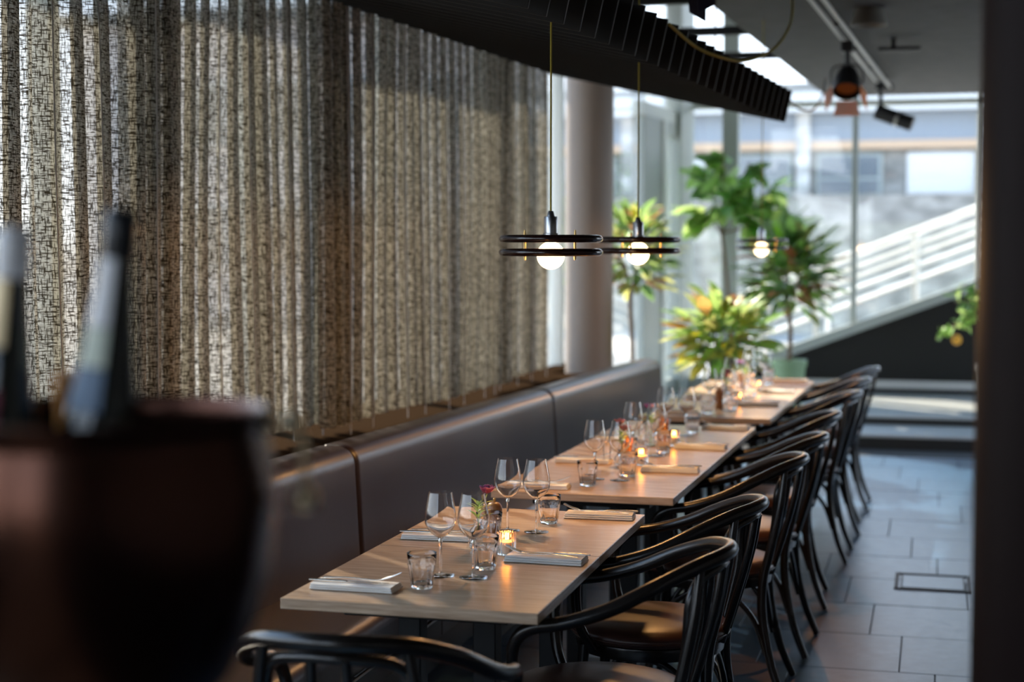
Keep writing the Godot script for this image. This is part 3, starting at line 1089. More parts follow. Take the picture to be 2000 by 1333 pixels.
# ------------------------------------------------------------------ chairs
func make_chair(label: String) -> Node3D:
	# back towards local +x
	var t := thing("bentwood_armchair", label, "chair", Vector3.ZERO, 0.0, "black bentwood armchairs around the tables")
	# one bent rail: arm, back, arm
	var half := [Vector3(0.335, 0.842, 0), Vector3(0.318, 0.838, -0.075), Vector3(0.265, 0.824, -0.155), Vector3(0.175, 0.785, -0.225), Vector3(0.07, 0.734, -0.265), Vector3(-0.03, 0.702, -0.280), Vector3(-0.115, 0.684, -0.277), Vector3(-0.155, 0.648, -0.268), Vector3(-0.165, 0.59, -0.258), Vector3(-0.155, 0.50, -0.245), Vector3(-0.12, 0.425, -0.215)]
	var pts := []
	for i in range(half.size() - 1, 0, -1): pts.append(half[i])
	pts.append(half[0])
	for i in range(1, half.size()): pts.append(half[i] * Vector3(1, 1, -1))
	var path := spline(pts, 5)
	var rad := []
	for i in path.size():
		var f := absf(2.0 * i / (path.size() - 1) - 1.0)
		rad.append(lerpf(0.0185, 0.0145, smoothstep(0.3, 0.9, f)))
	var m := MB.new()
	m.tube(path, rad, 12)
	part("arm_rail", m, M.bentwood, t)
	# inner bent loop under the back of the rail, its feet on the seat
	var hl := [Vector3(0.318, 0.808, 0), Vector3(0.305, 0.804, -0.06), Vector3(0.270, 0.785, -0.125), Vector3(0.250, 0.735, -0.152), Vector3(0.240, 0.62, -0.140), Vector3(0.215, 0.50, -0.115), Vector3(0.20, 0.43, -0.10)]
	pts = []
	for i in range(hl.size() - 1, 0, -1): pts.append(hl[i])
	pts.append(hl[0])
	for i in range(1, hl.size()): pts.append(hl[i] * Vector3(1, 1, -1))
	m = MB.new()
	m.tube(spline(pts, 5), 0.0125, 10)
	part("back_loop", m, M.bentwood, t)
	for s in [-1.0, 1.0]:
		m = MB.new()
		m.tube(spline([Vector3(0.318, 0.805, s * 0.035), Vector3(0.300, 0.70, s * 0.038), Vector3(0.262, 0.56, s * 0.036), Vector3(0.222, 0.43, s * 0.034)], 5), 0.0115, 10)
		part("back_rod", m, M.bentwood, t)
	# rear legs rise past the seat to the rail
	for s in [-1.0, 1.0]:
		m = MB.new()
		var lp := spline([Vector3(0.275, 0.822, s * 0.148), Vector3(0.262, 0.70, s * 0.165), Vector3(0.232, 0.55, s * 0.172), Vector3(0.205, 0.43, s * 0.172), Vector3(0.205, 0.30, s * 0.178), Vector3(0.240, 0.13, s * 0.192), Vector3(0.290, 0.003, s * 0.205)], 5)
		var lr := []
		for i in lp.size(): lr.append(lerpf(0.0125, 0.0165, sin(PI * pow(float(i) / (lp.size() - 1), 1.2))))
		m.tube(lp, lr, 10)
		part("leg", m, M.bentwood, t)
	for s in [-1.0, 1.0]:
		m = MB.new()
		m.tube(spline([Vector3(-0.165, 0.425, s * 0.150), Vector3(-0.175, 0.28, s * 0.158), Vector3(-0.190, 0.12, s * 0.170), Vector3(-0.205, 0.003, s * 0.180)], 5), [0.017, 0.017, 0.017, 0.017, 0.017, 0.0165, 0.0165, 0.016, 0.016, 0.0155, 0.015, 0.0145, 0.014, 0.0135, 0.013, 0.0125], 10)
		part("leg", m, M.bentwood, t)
	# arched braces between the legs
	for s in [-1.0, 1.0]:
		m = MB.new()
		m.tube(spline([Vector3(-0.180, 0.20, s * 0.150), Vector3(-0.13, 0.31, s * 0.158), Vector3(-0.04, 0.385, s * 0.178), Vector3(0.03, 0.400, s * 0.185), Vector3(0.10, 0.375, s * 0.182), Vector3(0.175, 0.29, s * 0.172), Vector3(0.218, 0.17, s * 0.172)], 5), 0.0105, 8)
		part("brace", m, M.bentwood, t)
	m = MB.new()
	m.tube(spline([Vector3(0.212, 0.19, -0.170), Vector3(0.20, 0.29, -0.135), Vector3(0.195, 0.37, -0.06), Vector3(0.195, 0.385, 0), Vector3(0.195, 0.37, 0.06), Vector3(0.20, 0.29, 0.135), Vector3(0.212, 0.19, 0.170)], 5), 0.0105, 8)
	part("brace", m, M.bentwood, t)
	# seat ring and cushion
	m = MB.new()
	m.lathe([Vector2(0.0, 0.395), Vector2(0.205, 0.395), Vector2(0.222, 0.400), Vector2(0.226, 0.428), Vector2(0.224, 0.436), Vector2(0.0, 0.436)], 40)
	part("seat_frame", m, M.bentwood, t)
	m = MB.new()
	m.lathe([Vector2(0.0, 0.437), Vector2(0.215, 0.437), Vector2(0.232, 0.441), Vector2(0.240, 0.452), Vector2(0.238, 0.465), Vector2(0.226, 0.477), Vector2(0.20, 0.4855), Vector2(0.15, 0.4905), Vector2(0.08, 0.493), Vector2(0.0, 0.494)], 44)
	var st := part("seat", m, M.seat_leather, t)
	m = MB.new()
	var ring := []
	for k in 44: ring.append(Vector3(cos(TAU * k / 44.0) * 0.2405, 0.4545, sin(TAU * k / 44.0) * 0.2405))
	m.tube(ring, 0.0028, 6, true)
	part("piping", m, M.seat_leather, st)
	return t

func build_chairs() -> void:
	var rows := [
		[-0.481, -3.923, 2.0, "nearest black armchair in the aisle row, its arm over the first tabletop corner"],
		[-0.479, -4.652, -1.5, "second black armchair in the aisle row, at the second table"],
		[-0.438, -5.676, 1.5, "third black armchair in the aisle row, first at the middle tables"],
		[-0.410, -6.335, -2.0, "fourth black armchair in the aisle row, second at the middle tables"],
		[-0.408, -7.193, 3.0, "fifth black armchair in the aisle row, third at the middle tables"],
		[-0.361, -8.237, -1.0, "sixth black armchair in the aisle row, first at the far tables"],
		[-0.348, -9.060, 2.5, "seventh black armchair in the aisle row, second at the far tables"],
		[-0.329, -9.894, 0.0, "last black armchair in the aisle row, closest to the steps"]]
	var c0: Node3D
	for i in rows.size():
		var r = rows[i]
		var a := deg_to_rad(r[2])
		var pos := Vector3(r[0] - 0.335 * cos(a), 0, r[1] + 0.335 * sin(a))
		if i == 0:
			c0 = make_chair(r[3])
			c0.position = pos
			c0.rotation.y = a
		else:
			copy_of(c0, pos, a, r[3])
	copy_of(c0, Vector3(-1.13, 0, -3.125), deg_to_rad(-87), "black armchair at the table's near end, its back to the viewer")

# ------------------------------------------------------------------ table settings
var protos := {}

func place_copy(kind: String, maker: Callable, at: Vector3, turn: float, label: String, group: String) -> Node3D:
	if protos.has(kind):
		return copy_of(protos[kind], at, turn, label, group)
	var o: Node3D = maker.call()
	protos[kind] = o
	o.position = at
	o.rotation.y = turn
	o.set_meta("label", label)
	o.set_meta("group", group)
	return o

func make_wine_glass() -> Node3D:
	var t := thing("wine_glass", "", "wine glass")
	var m := MB.new()
	var outer := [Vector2(0.0, 0.098), Vector2(0.006, 0.0995), Vector2(0.014, 0.1035), Vector2(0.024, 0.111), Vector2(0.033, 0.1215), Vector2(0.0387, 0.134), Vector2(0.0408, 0.146), Vector2(0.0405, 0.157), Vector2(0.0385, 0.172), Vector2(0.0355, 0.188), Vector2(0.0325, 0.203), Vector2(0.0302, 0.2165)]
	var prof := outer.duplicate()
	prof.append(Vector2(0.0294, 0.2165))
	for i in range(outer.size() - 2, 0, -1):
		var p: Vector2 = outer[i]
		prof.append(Vector2(maxf(p.x - 0.0008, 0.0), p.y + (0.0015 if i < 5 else 0.0)))
	prof.append(Vector2(0.0, 0.1012))
	m.lathe(prof, 36)
	part("bowl", m, M.glass, t)
	m = MB.new()
	m.lathe([Vector2(0, 0.006), Vector2(0.0048, 0.0062), Vector2(0.0036, 0.014), Vector2(0.0034, 0.05), Vector2(0.0037, 0.085), Vector2(0.0055, 0.095), Vector2(0.0075, 0.0995), Vector2(0.0, 0.0985)], 16)
	part("stem", m, M.glass, t)
	m = MB.new()
	m.lathe([Vector2(0, 0.0005), Vector2(0.0355, 0.0005), Vector2(0.0365, 0.0015), Vector2(0.0355, 0.0024), Vector2(0.020, 0.0036), Vector2(0.008, 0.0056), Vector2(0.0, 0.0062)], 36)
	part("foot", m, M.glass, t)
	return t

func make_tumbler() -> Node3D:
	var t := thing("tumbler", "", "glass")
	var m := MB.new()
	# faceted lower body, plain rolled rim
	var fl := func(an: float, p: Vector2) -> float:
		if p.y > 0.060 or p.y < 0.004 or p.x < 0.024: return 1.0
		var k := TAU / 9.0
		var a := fposmod(an, k) - k * 0.5
		return pow(cos(k * 0.5) / cos(a), 2.2) * 1.04
	m.lathe([Vector2(0, 0.0005), Vector2(0.0250, 0.0005), Vector2(0.0268, 0.003), Vector2(0.0278, 0.010), Vector2(0.0302, 0.032), Vector2(0.0335, 0.055), Vector2(0.0350, 0.060), Vector2(0.0350, 0.064), Vector2(0.0362, 0.075), Vector2(0.0375, 0.088), Vector2(0.0371, 0.0886), Vector2(0.0366, 0.088), Vector2(0.0350, 0.074), Vector2(0.0322, 0.058), Vector2(0.0262, 0.014), Vector2(0.0233, 0.0105), Vector2(0, 0.0098)], 72, false, Vector3.ZERO, fl)
	part("body", m, M.glass, t)
	return t

# napkin folded into a flat roll, long side along local x
func make_napkin() -> Node3D:
	var t := thing("napkin", "", "napkin")
	var L := 0.215
	var Wd := 0.085
	for k in 3:
		var rows := []
		for i in 15:
			var u := float(i) / 14.0
			var row := []
			var w := Wd * (1.0 - 0.05 * k) * (1.0 - 0.03 * sin(u * 5.0 + k))
			var y0 := 0.0006 + 0.0052 * k
			var hgt := 0.0056
			for q in 14:
				var a := TAU * q / 14.0
				var cx := signf(cos(a)) * pow(absf(cos(a)), 0.35) * w * 0.5
				var cy := signf(sin(a)) * pow(absf(sin(a)), 0.6) * hgt * 0.5
				var wob := 0.0012 * sin(u * 9.0 + k * 2.0) * (0.3 if k == 0 else 1.0)
				row.append(Vector3((u - 0.5) * L * (1.0 - 0.012 * k), y0 + hgt * 0.5 + cy + maxf(wob, 0.0) * (1.0 if sin(a) > 0 else 0.0), cx - 0.003 * k))
			rows.append(row)
		var m := MB.new()
		m.grid(rows, false, true, false)
		fix_outward(m, Vector3(-L * 0.5, 0.003 + 0.0052 * k, 0), Vector3(L * 0.5, 0.003 + 0.0052 * k, 0))
		for e in [0, 14]:
			var c := m.V.size()
			var nn := Vector3(-1 if e == 0 else 1, 0, 0)
			for q in 14: m.vert(rows[e][q], nn)
			for q in range(1, 13): m.tri(c, c + q, c + q + 1)
		part("fold", m, M.napkin, t)
	return t

func make_knife() -> Node3D:
	var t := thing("table_knife", "", "knife")
	var m := MB.new()
	m.tube(spline([Vector3(0.105, 0.004, 0), Vector3(0.06, 0.0045, 0), Vector3(0.015, 0.0040, 0), Vector3(0.005, 0.0035, 0)], 4), [Vector2(0.0050, 0.0022), Vector2(0.0055, 0.0026), Vector2(0.0055, 0.003), Vector2(0.0052, 0.003), Vector2(0.005, 0.003), Vector2(0.0048, 0.003), Vector2(0.0046, 0.003), Vector2(0.0044, 0.003), Vector2(0.0042, 0.0028), Vector2(0.004, 0.0026), Vector2(0.0038, 0.0024), Vector2(0.0036, 0.0022), Vector2(0.0034, 0.002)], 10)
	part("handle", m, M.cutlery, t)
	m = MB.new()
	m.prism(PackedVector2Array([Vector2(0.006, -0.0035), Vector2(0.0, 0.0035), Vector2(-0.09, 0.0048), Vector2(-0.104, 0.001), Vector2(-0.098, -0.005), Vector2(-0.02, -0.0075)]), 0, 0.0012)
	var b := part("blade", m, M.cutlery, t)
	b.rotation.x = -PI / 2
	b.position.y = 0.003
	return t

func make_fork() -> Node3D:
	var t := thing("table_fork", "", "fork")
	var m := MB.new()
	m.tube(spline([Vector3(0.105, 0.003, 0), Vector3(0.04, 0.0065, 0), Vector3(-0.03, 0.0045, 0), Vector3(-0.055, 0.0085, 0)], 4), [Vector2(0.0052, 0.0014), Vector2(0.0055, 0.0016), Vector2(0.005, 0.0016), Vector2(0.0042, 0.0016), Vector2(0.0036, 0.0016), Vector2(0.003, 0.0016), Vector2(0.0027, 0.0016), Vector2(0.0026, 0.0016), Vector2(0.0026, 0.0016), Vector2(0.003, 0.0014), Vector2(0.005, 0.0012), Vector2(0.008, 0.001), Vector2(0.0098, 0.001)], 8)
	part("handle", m, M.cutlery, t)
	m = MB.new()
	for k in 4:
		var z := (k - 1.5) * 0.0054
		m.tube(spline([Vector3(-0.053, 0.0085, z), Vector3(-0.075, 0.0150, z), Vector3(-0.100, 0.026, z * 0.95)], 3), [0.0017, 0.0017, 0.0016, 0.0015, 0.0013, 0.0011, 0.0008], 6)
	part("tines", m, M.cutlery, t)
	return t

func make_candle_glass() -> Node3D:
	var t := thing("candle_glass", "", "candle holder")
	var m := MB.new()
	var fl := func(an: float, p: Vector2) -> float:
		if p.x < 0.02: return 1.0
		return 1.0 + 0.030 * cos(an * 20.0)
	m.lathe([Vector2(0, 0.0005), Vector2(0.0245, 0.0005), Vector2(0.0256, 0.002), Vector2(0.0256, 0.064), Vector2(0.0250, 0.065), Vector2(0.0222, 0.064), Vector2(0.0222, 0.006), Vector2(0.0, 0.006)], 80, false, Vector3.ZERO, fl)
	part("body", m, M.glass, t)
	return t

func make_candle() -> Node3D:
	var t := thing("tealight_candle", "", "candle")
	var m := MB.new()
	m.lathe([Vector2(0, 0.0), Vector2(0.0190, 0.0), Vector2(0.0192, 0.030), Vector2(0.017, 0.031), Vector2(0, 0.0295)], 24)
	part("wax", m, M.wax, t)
	m = MB.new()
	m.tube([Vector3(0, 0.029, 0), Vector3(0.0005, 0.036, 0)], 0.0008, 6)
	part("wick", m, M.black_paint, t)
	m = MB.new()
	m.lathe([Vector2(0, 0.033), Vector2(0.0030, 0.037), Vector2(0.0040, 0.042), Vector2(0.0028, 0.049), Vector2(0, 0.058)], 12)
	part("flame", m, M.flame, t)
	var l := OmniLight3D.new()
	l.name = "candle_light"
	l.light_color = Color(1.0, 0.60, 0.22)
	l.light_energy = 0.030
	l.light_size = 0.004
	l.omni_range = 6.0
	l.omni_attenuation = 2.0
	l.shadow_enabled = true
	l.position = Vector3(0, 0.043, 0)
	t.add_child(l)
	return t

func make_mill() -> Node3D:
	var t := thing("pepper_mill", "", "pepper mill")
	var m := MB.new()
	m.lathe([Vector2(0, 0.0005), Vector2(0.0215, 0.0005), Vector2(0.0225, 0.003), Vector2(0.0225, 0.010), Vector2(0.0195, 0.020), Vector2(0.0165, 0.038), Vector2(0.0165, 0.048), Vector2(0.020, 0.060), Vector2(0.0215, 0.067), Vector2(0.0205, 0.071), Vector2(0.0, 0.071)], 32)
	part("body", m, M.mill, t)
	m = MB.new()
	m.lathe([Vector2(0, 0.072), Vector2(0.0185, 0.072), Vector2(0.022, 0.077), Vector2(0.0230, 0.086), Vector2(0.0215, 0.097), Vector2(0.0165, 0.105), Vector2(0.008, 0.1085), Vector2(0, 0.109)], 32)
	part("head", m, M.mill, t)
	m = MB.new()
	m.lathe([Vector2(0, 0.1085), Vector2(0.0035, 0.109), Vector2(0.0035, 0.113), Vector2(0.0052, 0.1165), Vector2(0.004, 0.120), Vector2(0, 0.121)], 16)
	part("knob", m, M.brass, t)
	return t

func make_vase() -> Node3D:
	var t := thing("bud_vase", "", "vase")
	var m := MB.new()
	m.lathe([Vector2(0, 0.0005), Vector2(0.020, 0.0005), Vector2(0.0265, 0.006), Vector2(0.0300, 0.020), Vector2(0.0275, 0.036), Vector2(0.0190, 0.048), Vector2(0.0135, 0.056), Vector2(0.0130, 0.072), Vector2(0.0160, 0.082), Vector2(0.0148, 0.0825), Vector2(0.0116, 0.072), Vector2(0.0118, 0.057), Vector2(0.0172, 0.046), Vector2(0.0255, 0.034), Vector2(0.0280, 0.020), Vector2(0.0245, 0.008), Vector2(0.0, 0.006)], 32)
	part("body", m, M.glass, t)
	return t

func make_salt() -> Node3D:
	var t := thing("ribbed_glass", "", "glass")
	var m := MB.new()
	var fl := func(an: float, p: Vector2) -> float:
		if p.x < 0.010: return 1.0
		return 1.0 + 0.05 * cos(an * 12.0)
	m.lathe([Vector2(0, 0.0005), Vector2(0.0150, 0.0005), Vector2(0.0160, 0.003), Vector2(0.0140, 0.03), Vector2(0.0175, 0.082), Vector2(0.0168, 0.083), Vector2(0.0122, 0.03), Vector2(0.0130, 0.008), Vector2(0, 0.007)], 60, false, Vector3.ZERO, fl)
	part("body", m, M.glass, t)
	return t

func leaf_mesh(L: float, W: float, curl := 0.25, fold := 0.25, nu := 7, wavy := 0.0) -> ArrayMesh:
	# leaf along +x from the origin, face up
	var rows := []
	for i in nu:
		var u := float(i) / (nu - 1)
		var w := W * 0.5 * pow(sin(PI * pow(clampf(u, 0.004, 0.996), 0.85)), 0.8)
		var y := -curl * L * u * u
		var row := []
		for j in 5:
			var v := (j - 2) / 2.0
			row.append(Vector3(L * u, y + absf(v) * w * fold + wavy * W * sin(u * 14.0 + v * 2.0) * absf(v), v * w))
		rows.append(row)
	var m := MB.new()
	m.grid(rows, false, false, true)
	# give the blade a thickness
	var lo := []
	for r in rows:
		var rr := []
		for p in r: rr.append(p - Vector3(0, 0.0008, 0))
		lo.append(rr)
	m.grid(lo, false, false, false)
	return m.mesh()

func make_flower(called: String, pm: Material, heads: Array) -> Node3D:
	var t := thing(called, "", "flower")
	var pet := leaf_mesh(0.029, 0.030, -0.5, 0.35, 6)
	for h in heads:
		var m := MB.new()
		m.tube(spline([Vector3(0.001, 0.012, 0), Vector3(h.x * 0.05, 0.07, h.z * 0.05), Vector3(h.x * 0.4, lerpf(0.07, h.y, 0.5), h.z * 0.4), h], 5), 0.0013, 6)
		part("stem", m, M.leaf_green, t)
		for k in 14:
			var o := part("petal", pet, pm, t)
			var ring := k / 7
			o.position = h
			o.rotation = Vector3(0, TAU * k / 7.0 + ring * 0.5, 0.30 + 0.55 * ring)
			o.scale = Vector3.ONE * (1.0 - 0.18 * ring)
		m = MB.new()
		m.sphere(h + Vector3(0, 0.006, 0), Vector3(0.006, 0.005, 0.006), 10, 6)
		part("centre", m, M.black_paint, t)
	var lf := leaf_mesh(0.042, 0.009, 0.3, 0.2, 5)
	for k in 16:
		var o := part("leaf", lf, M.leaf_lime if k % 3 else M.leaf_green, t)
		o.position = Vector3(0.001, 0.085 + 0.0028 * k, 0.001)
		o.rotation = Vector3(0, k * 2.4, 0.7)
	return t

func build_settings() -> void:
	var fm := StandardMaterial3D.new()
	fm.albedo_color = Color(1, 0.7, 0.3)
	fm.emission_enabled = true
	fm.emission = Color(1.0, 0.62, 0.22)
	fm.emission_energy_multiplier = 14.0
	M.flame = fm
	# table rows: first place z, xs of the two sides, how many, words
	var rows := [
		{"z": [-3.852, -4.515], "x": [-1.217, -1.129], "b": -1.372, "c": -0.998, "t": "the nearest tables"},
		{"z": [-5.590, -6.287, -7.000], "x": [-1.182, -1.088], "b": -1.330, "c": -0.950, "t": "the middle tables"},
		{"z": [-8.110, -8.880, -9.630], "x": [-1.110, -1.015], "b": -1.255, "c": -0.893, "t": "the far tables"}]
	var Y := TABLE_H
	var first := ["viewer end", "second place", "window end"]
	for ri in 3:
		var r = rows[ri]
		var n: int = r.z.size()
		for i in n:
			var z: float = r.z[i]
			var where: String = "viewer's end of" if i == 0 else ("window end of" if i == n - 1 else "middle of")
			var dx: float = 0.020 * (z - r.z[0]) * -1.0 if ri else 0.0
			for side in ["bench", "aisle"]:
				var bench: bool = side == "bench"
				var suffix := "%s side, %s %s" % [side, where, r.t]
				var wx: float = r.x[0] if bench else r.x[1]
				var j := func(a: float) -> float: return rng.randf_range(-a, a)
				place_copy("wine", make_wine_glass, Vector3(wx + dx, Y, z + (0.0 if ri == 0 else j.call(0.012))), j.call(0.5), "stemmed wine glass, " + suffix, "wine glasses on the tables")
				var tz := z + (0.152 if bench else -0.11)
				if ri == 0 and bench and i == 1: tz = z + 0.20
				if ri == 0 and not bench and i == 1: tz = z - 0.155
				place_copy("tumbler", make_tumbler, Vector3(wx + dx + (0.0 if ri == 0 else 0.008), Y, tz), j.call(0.5), "faceted water tumbler, " + suffix, "water tumblers on the tables")
				var nz := z + (0.195 if bench else -0.245)
				if ri == 0 and i == 1 and not bench: nz = z - 0.29
				if ri == 0 and i == 0: nz = z + (0.20 if bench else -0.245)
				if ri == 0 and i == 1 and bench: nz = z + 0.17
				if ri == 1 and not bench: nz = z - 0.275
				if ri == 1 and bench: nz = z + 0.235 if i == 0 else z + 0.255
				if ri == 2 and not bench: nz = z - 0.27
				var nx: float = (r.b if bench else r.c) + dx
				var turn: float = j.call(0.05) + (PI if bench else 0.0)
				place_copy("napkin", make_napkin, Vector3(nx, Y, nz), turn, "folded cream napkin, " + suffix, "folded napkins with cutlery")
				var bs := Basis(Vector3.UP, turn)
				var kp := Vector3(nx, Y + 0.0168, nz) + bs * Vector3(0.012, 0, -0.016)
				place_copy("knife", make_knife, kp, turn + 0.03, "steel knife on the napkin, " + suffix, "knives on the napkins")
				var fp := Vector3(nx, Y + 0.0168, nz) + bs * Vector3(-0.012, 0, 0.014)
				place_copy("fork", make_fork, fp, turn - 0.04, "steel fork on the napkin, " + suffix, "forks on the napkins")
	# centre pieces: vase with flower, mill, candle, ribbed glass
	var sets := [
		[-1.220, -4.215, -1.219, -4.375, -1.126, -4.165, -1.250, -4.455, "on the nearest tables", "flower_purple"],
		[-1.150, -5.945, -1.150, -6.055, -1.086, -6.010, -1.225, -6.03, "at the front of the middle tables", "flower_red"],
		[-1.150, -6.585, -1.120, -6.74, -1.060, -6.635, -1.20, -6.66, "at the back of the middle tables", "flower_purple"],
		[-1.075, -8.50, -1.072, -8.190, -1.00, -8.44, -1.115, -8.60, "at the front of the far tables", "flower_red"],
		[-1.060, -9.22, -1.090, -9.33, -0.985, -9.20, -1.11, -9.42, "at the back of the far tables", "flower_purple"]]
	for s in sets:
		place_copy("vase", make_vase, Vector3(s[0], Y, s[1]), 0.0, "small round clear bud vase " + s[8], "bud vases on the tables")
		if s[9] == "flower_purple":
			place_copy("fp", func(): return make_flower("purple_flower", M.petal, [Vector3(0.024, 0.155, -0.012)]), Vector3(s[0], Y, s[1]), 0.3 + 2.1 * (s[1] + 4.215), "purple flower standing in the bud vase " + s[8], "cut flowers in vases")
		else:
			place_copy("fr", func(): return make_flower("burgundy_flower", M.petal_red, [Vector3(0.016, 0.158, 0.010), Vector3(-0.022, 0.140, -0.014)]), Vector3(s[0], Y, s[1]), 2.7 * s[1], "burgundy flower with two heads in the bud vase " + s[8], "cut flowers in vases")
		place_copy("mill", make_mill, Vector3(s[2], Y, s[3]), 0.0, "brown wooden pepper mill " + s[8], "pepper mills on the tables")
		place_copy("candle_glass", make_candle_glass, Vector3(s[4], Y, s[5]), 0.0, "ribbed clear candle glass " + s[8], "candle glasses on the tables")
		place_copy("candle", make_candle, Vector3(s[4], Y + 0.0065, s[5]), 0.0, "lit tealight inside the ribbed candle glass " + s[8], "tealights on the tables")
		place_copy("salt", make_salt, Vector3(s[6], Y, s[7]), 0.0, "slim ribbed clear glass beside the mill " + s[8], "ribbed glasses on the tables")

# ------------------------------------------------------------------ lamps
func make_pendant(label: String) -> Node3D:
	# origin at the middle between the two discs
	var t := thing("pendant_lamp", label, "pendant lamp", Vector3.ZERO, 0.0, "double disc pendant lamps over the tables")
	var R := 0.166
	for s in [1.0, -1.0]:
		var m := MB.new()
		var y: float = 0.0215 * s
		var inner := 0.020 if s > 0 else 0.052
		var pr := [Vector2(inner, y - 0.012), Vector2(R - 0.016, y - 0.012)]
		pr += [Vector2(R - 0.007, y - 0.0102), Vector2(R - 0.0018, y - 0.0058), Vector2(R, y), Vector2(R - 0.0018, y + 0.0058), Vector2(R - 0.007, y + 0.0102)]
		pr += [Vector2(R - 0.016, y + 0.012), Vector2(inner, y + 0.012)]
		m.lathe(pr, 64, true)
		part("disc", m, M.lamp_disc, t)
	for k in 3:
		var a := TAU * k / 3.0 + 0.5
		var p := Vector3(cos(a), 0, sin(a)) * 0.092
		var m := MB.new()
		m.tube([p + Vector3(0, -0.046, 0), p + Vector3(0, -0.040, 0), p + Vector3(0, 0.040, 0), p + Vector3(0, 0.049, 0)], [0.0025, 0.0042, 0.0042, 0.0025], 10)
		part("spacer", m, M.brass, t)
	var m := MB.new()
	m.lathe([Vector2(0, 0.0338), Vector2(0.026, 0.0338), Vector2(0.026, 0.037), Vector2(0.0215, 0.039), Vector2(0.0215, 0.090), Vector2(0.0205, 0.092), Vector2(0.0125, 0.092), Vector2(0.0085, 0.108), Vector2(0.006, 0.110), Vector2(0, 0.110)], 32)
	part("socket", m, M.steel, t)
	m = MB.new()
	m.sphere(Vector3(0, -0.032, 0), Vector3(0.0445, 0.0445, 0.0445), 28, 18)
	part("bulb", m, M.bulb, t)
	m = MB.new()
	m.lathe([Vector2(0, 0.008), Vector2(0.016, 0.008), Vector2(0.016, 0.031), Vector2(0, 0.031)], 20)
	part("bulb_cap", m, M.steel, t)
	var l := OmniLight3D.new()
	l.name = "bulb_light"
	l.light_color = Color(1.0, 0.73, 0.44)
	l.light_energy = 0.36
	l.light_size = 0.04
	l.omni_range = 20.0
	l.omni_attenuation = 2.0
	l.shadow_enabled = true
	l.position = Vector3(0, -0.032, 0)
	t.add_child(l)
	return t

func build_pendants() -> void:
	var bm := StandardMaterial3D.new()
	bm.albedo_color = Color(1, 0.95, 0.85)
	bm.emission_enabled = true
	bm.emission = Color(1.0, 0.90, 0.72)
	bm.emission_energy_multiplier = 4.0
	M.bulb = bm
	var spots := [[-1.184, 1.597, -4.92, "nearest double disc pendant lamp with lit globe bulb", 0.15, ROOF], [-1.126, 1.597, -6.137, "second double disc pendant lamp, partly behind the nearest one", 0.9, ROOF], [-1.06, 1.602, -10.06, "farthest double disc pendant lamp, in front of the plants", 0.4, ROOF]]
	var p0: Node3D
	for i in 3:
		var s = spots[i]
		var at := Vector3(s[0], s[1], s[2])
		var o: Node3D
		if i == 0:
			p0 = make_pendant(s[3])
			p0.position = at
			p0.rotation.y = s[4]
			o = p0
		else:
			o = copy_of(p0, at, s[4], s[3])
	var k := 0
	for o in get_children():
		if String(o.name).begins_with("pendant_lamp"):
			var s = spots[k]
			var m := MB.new()
			m.tube([Vector3(0, 0.108, 0), Vector3(0, s[5] - s[1], 0)], 0.0032, 8)
			part("cord", m, M.cord_yellow, o, "mustard yellow cord")
			k += 1

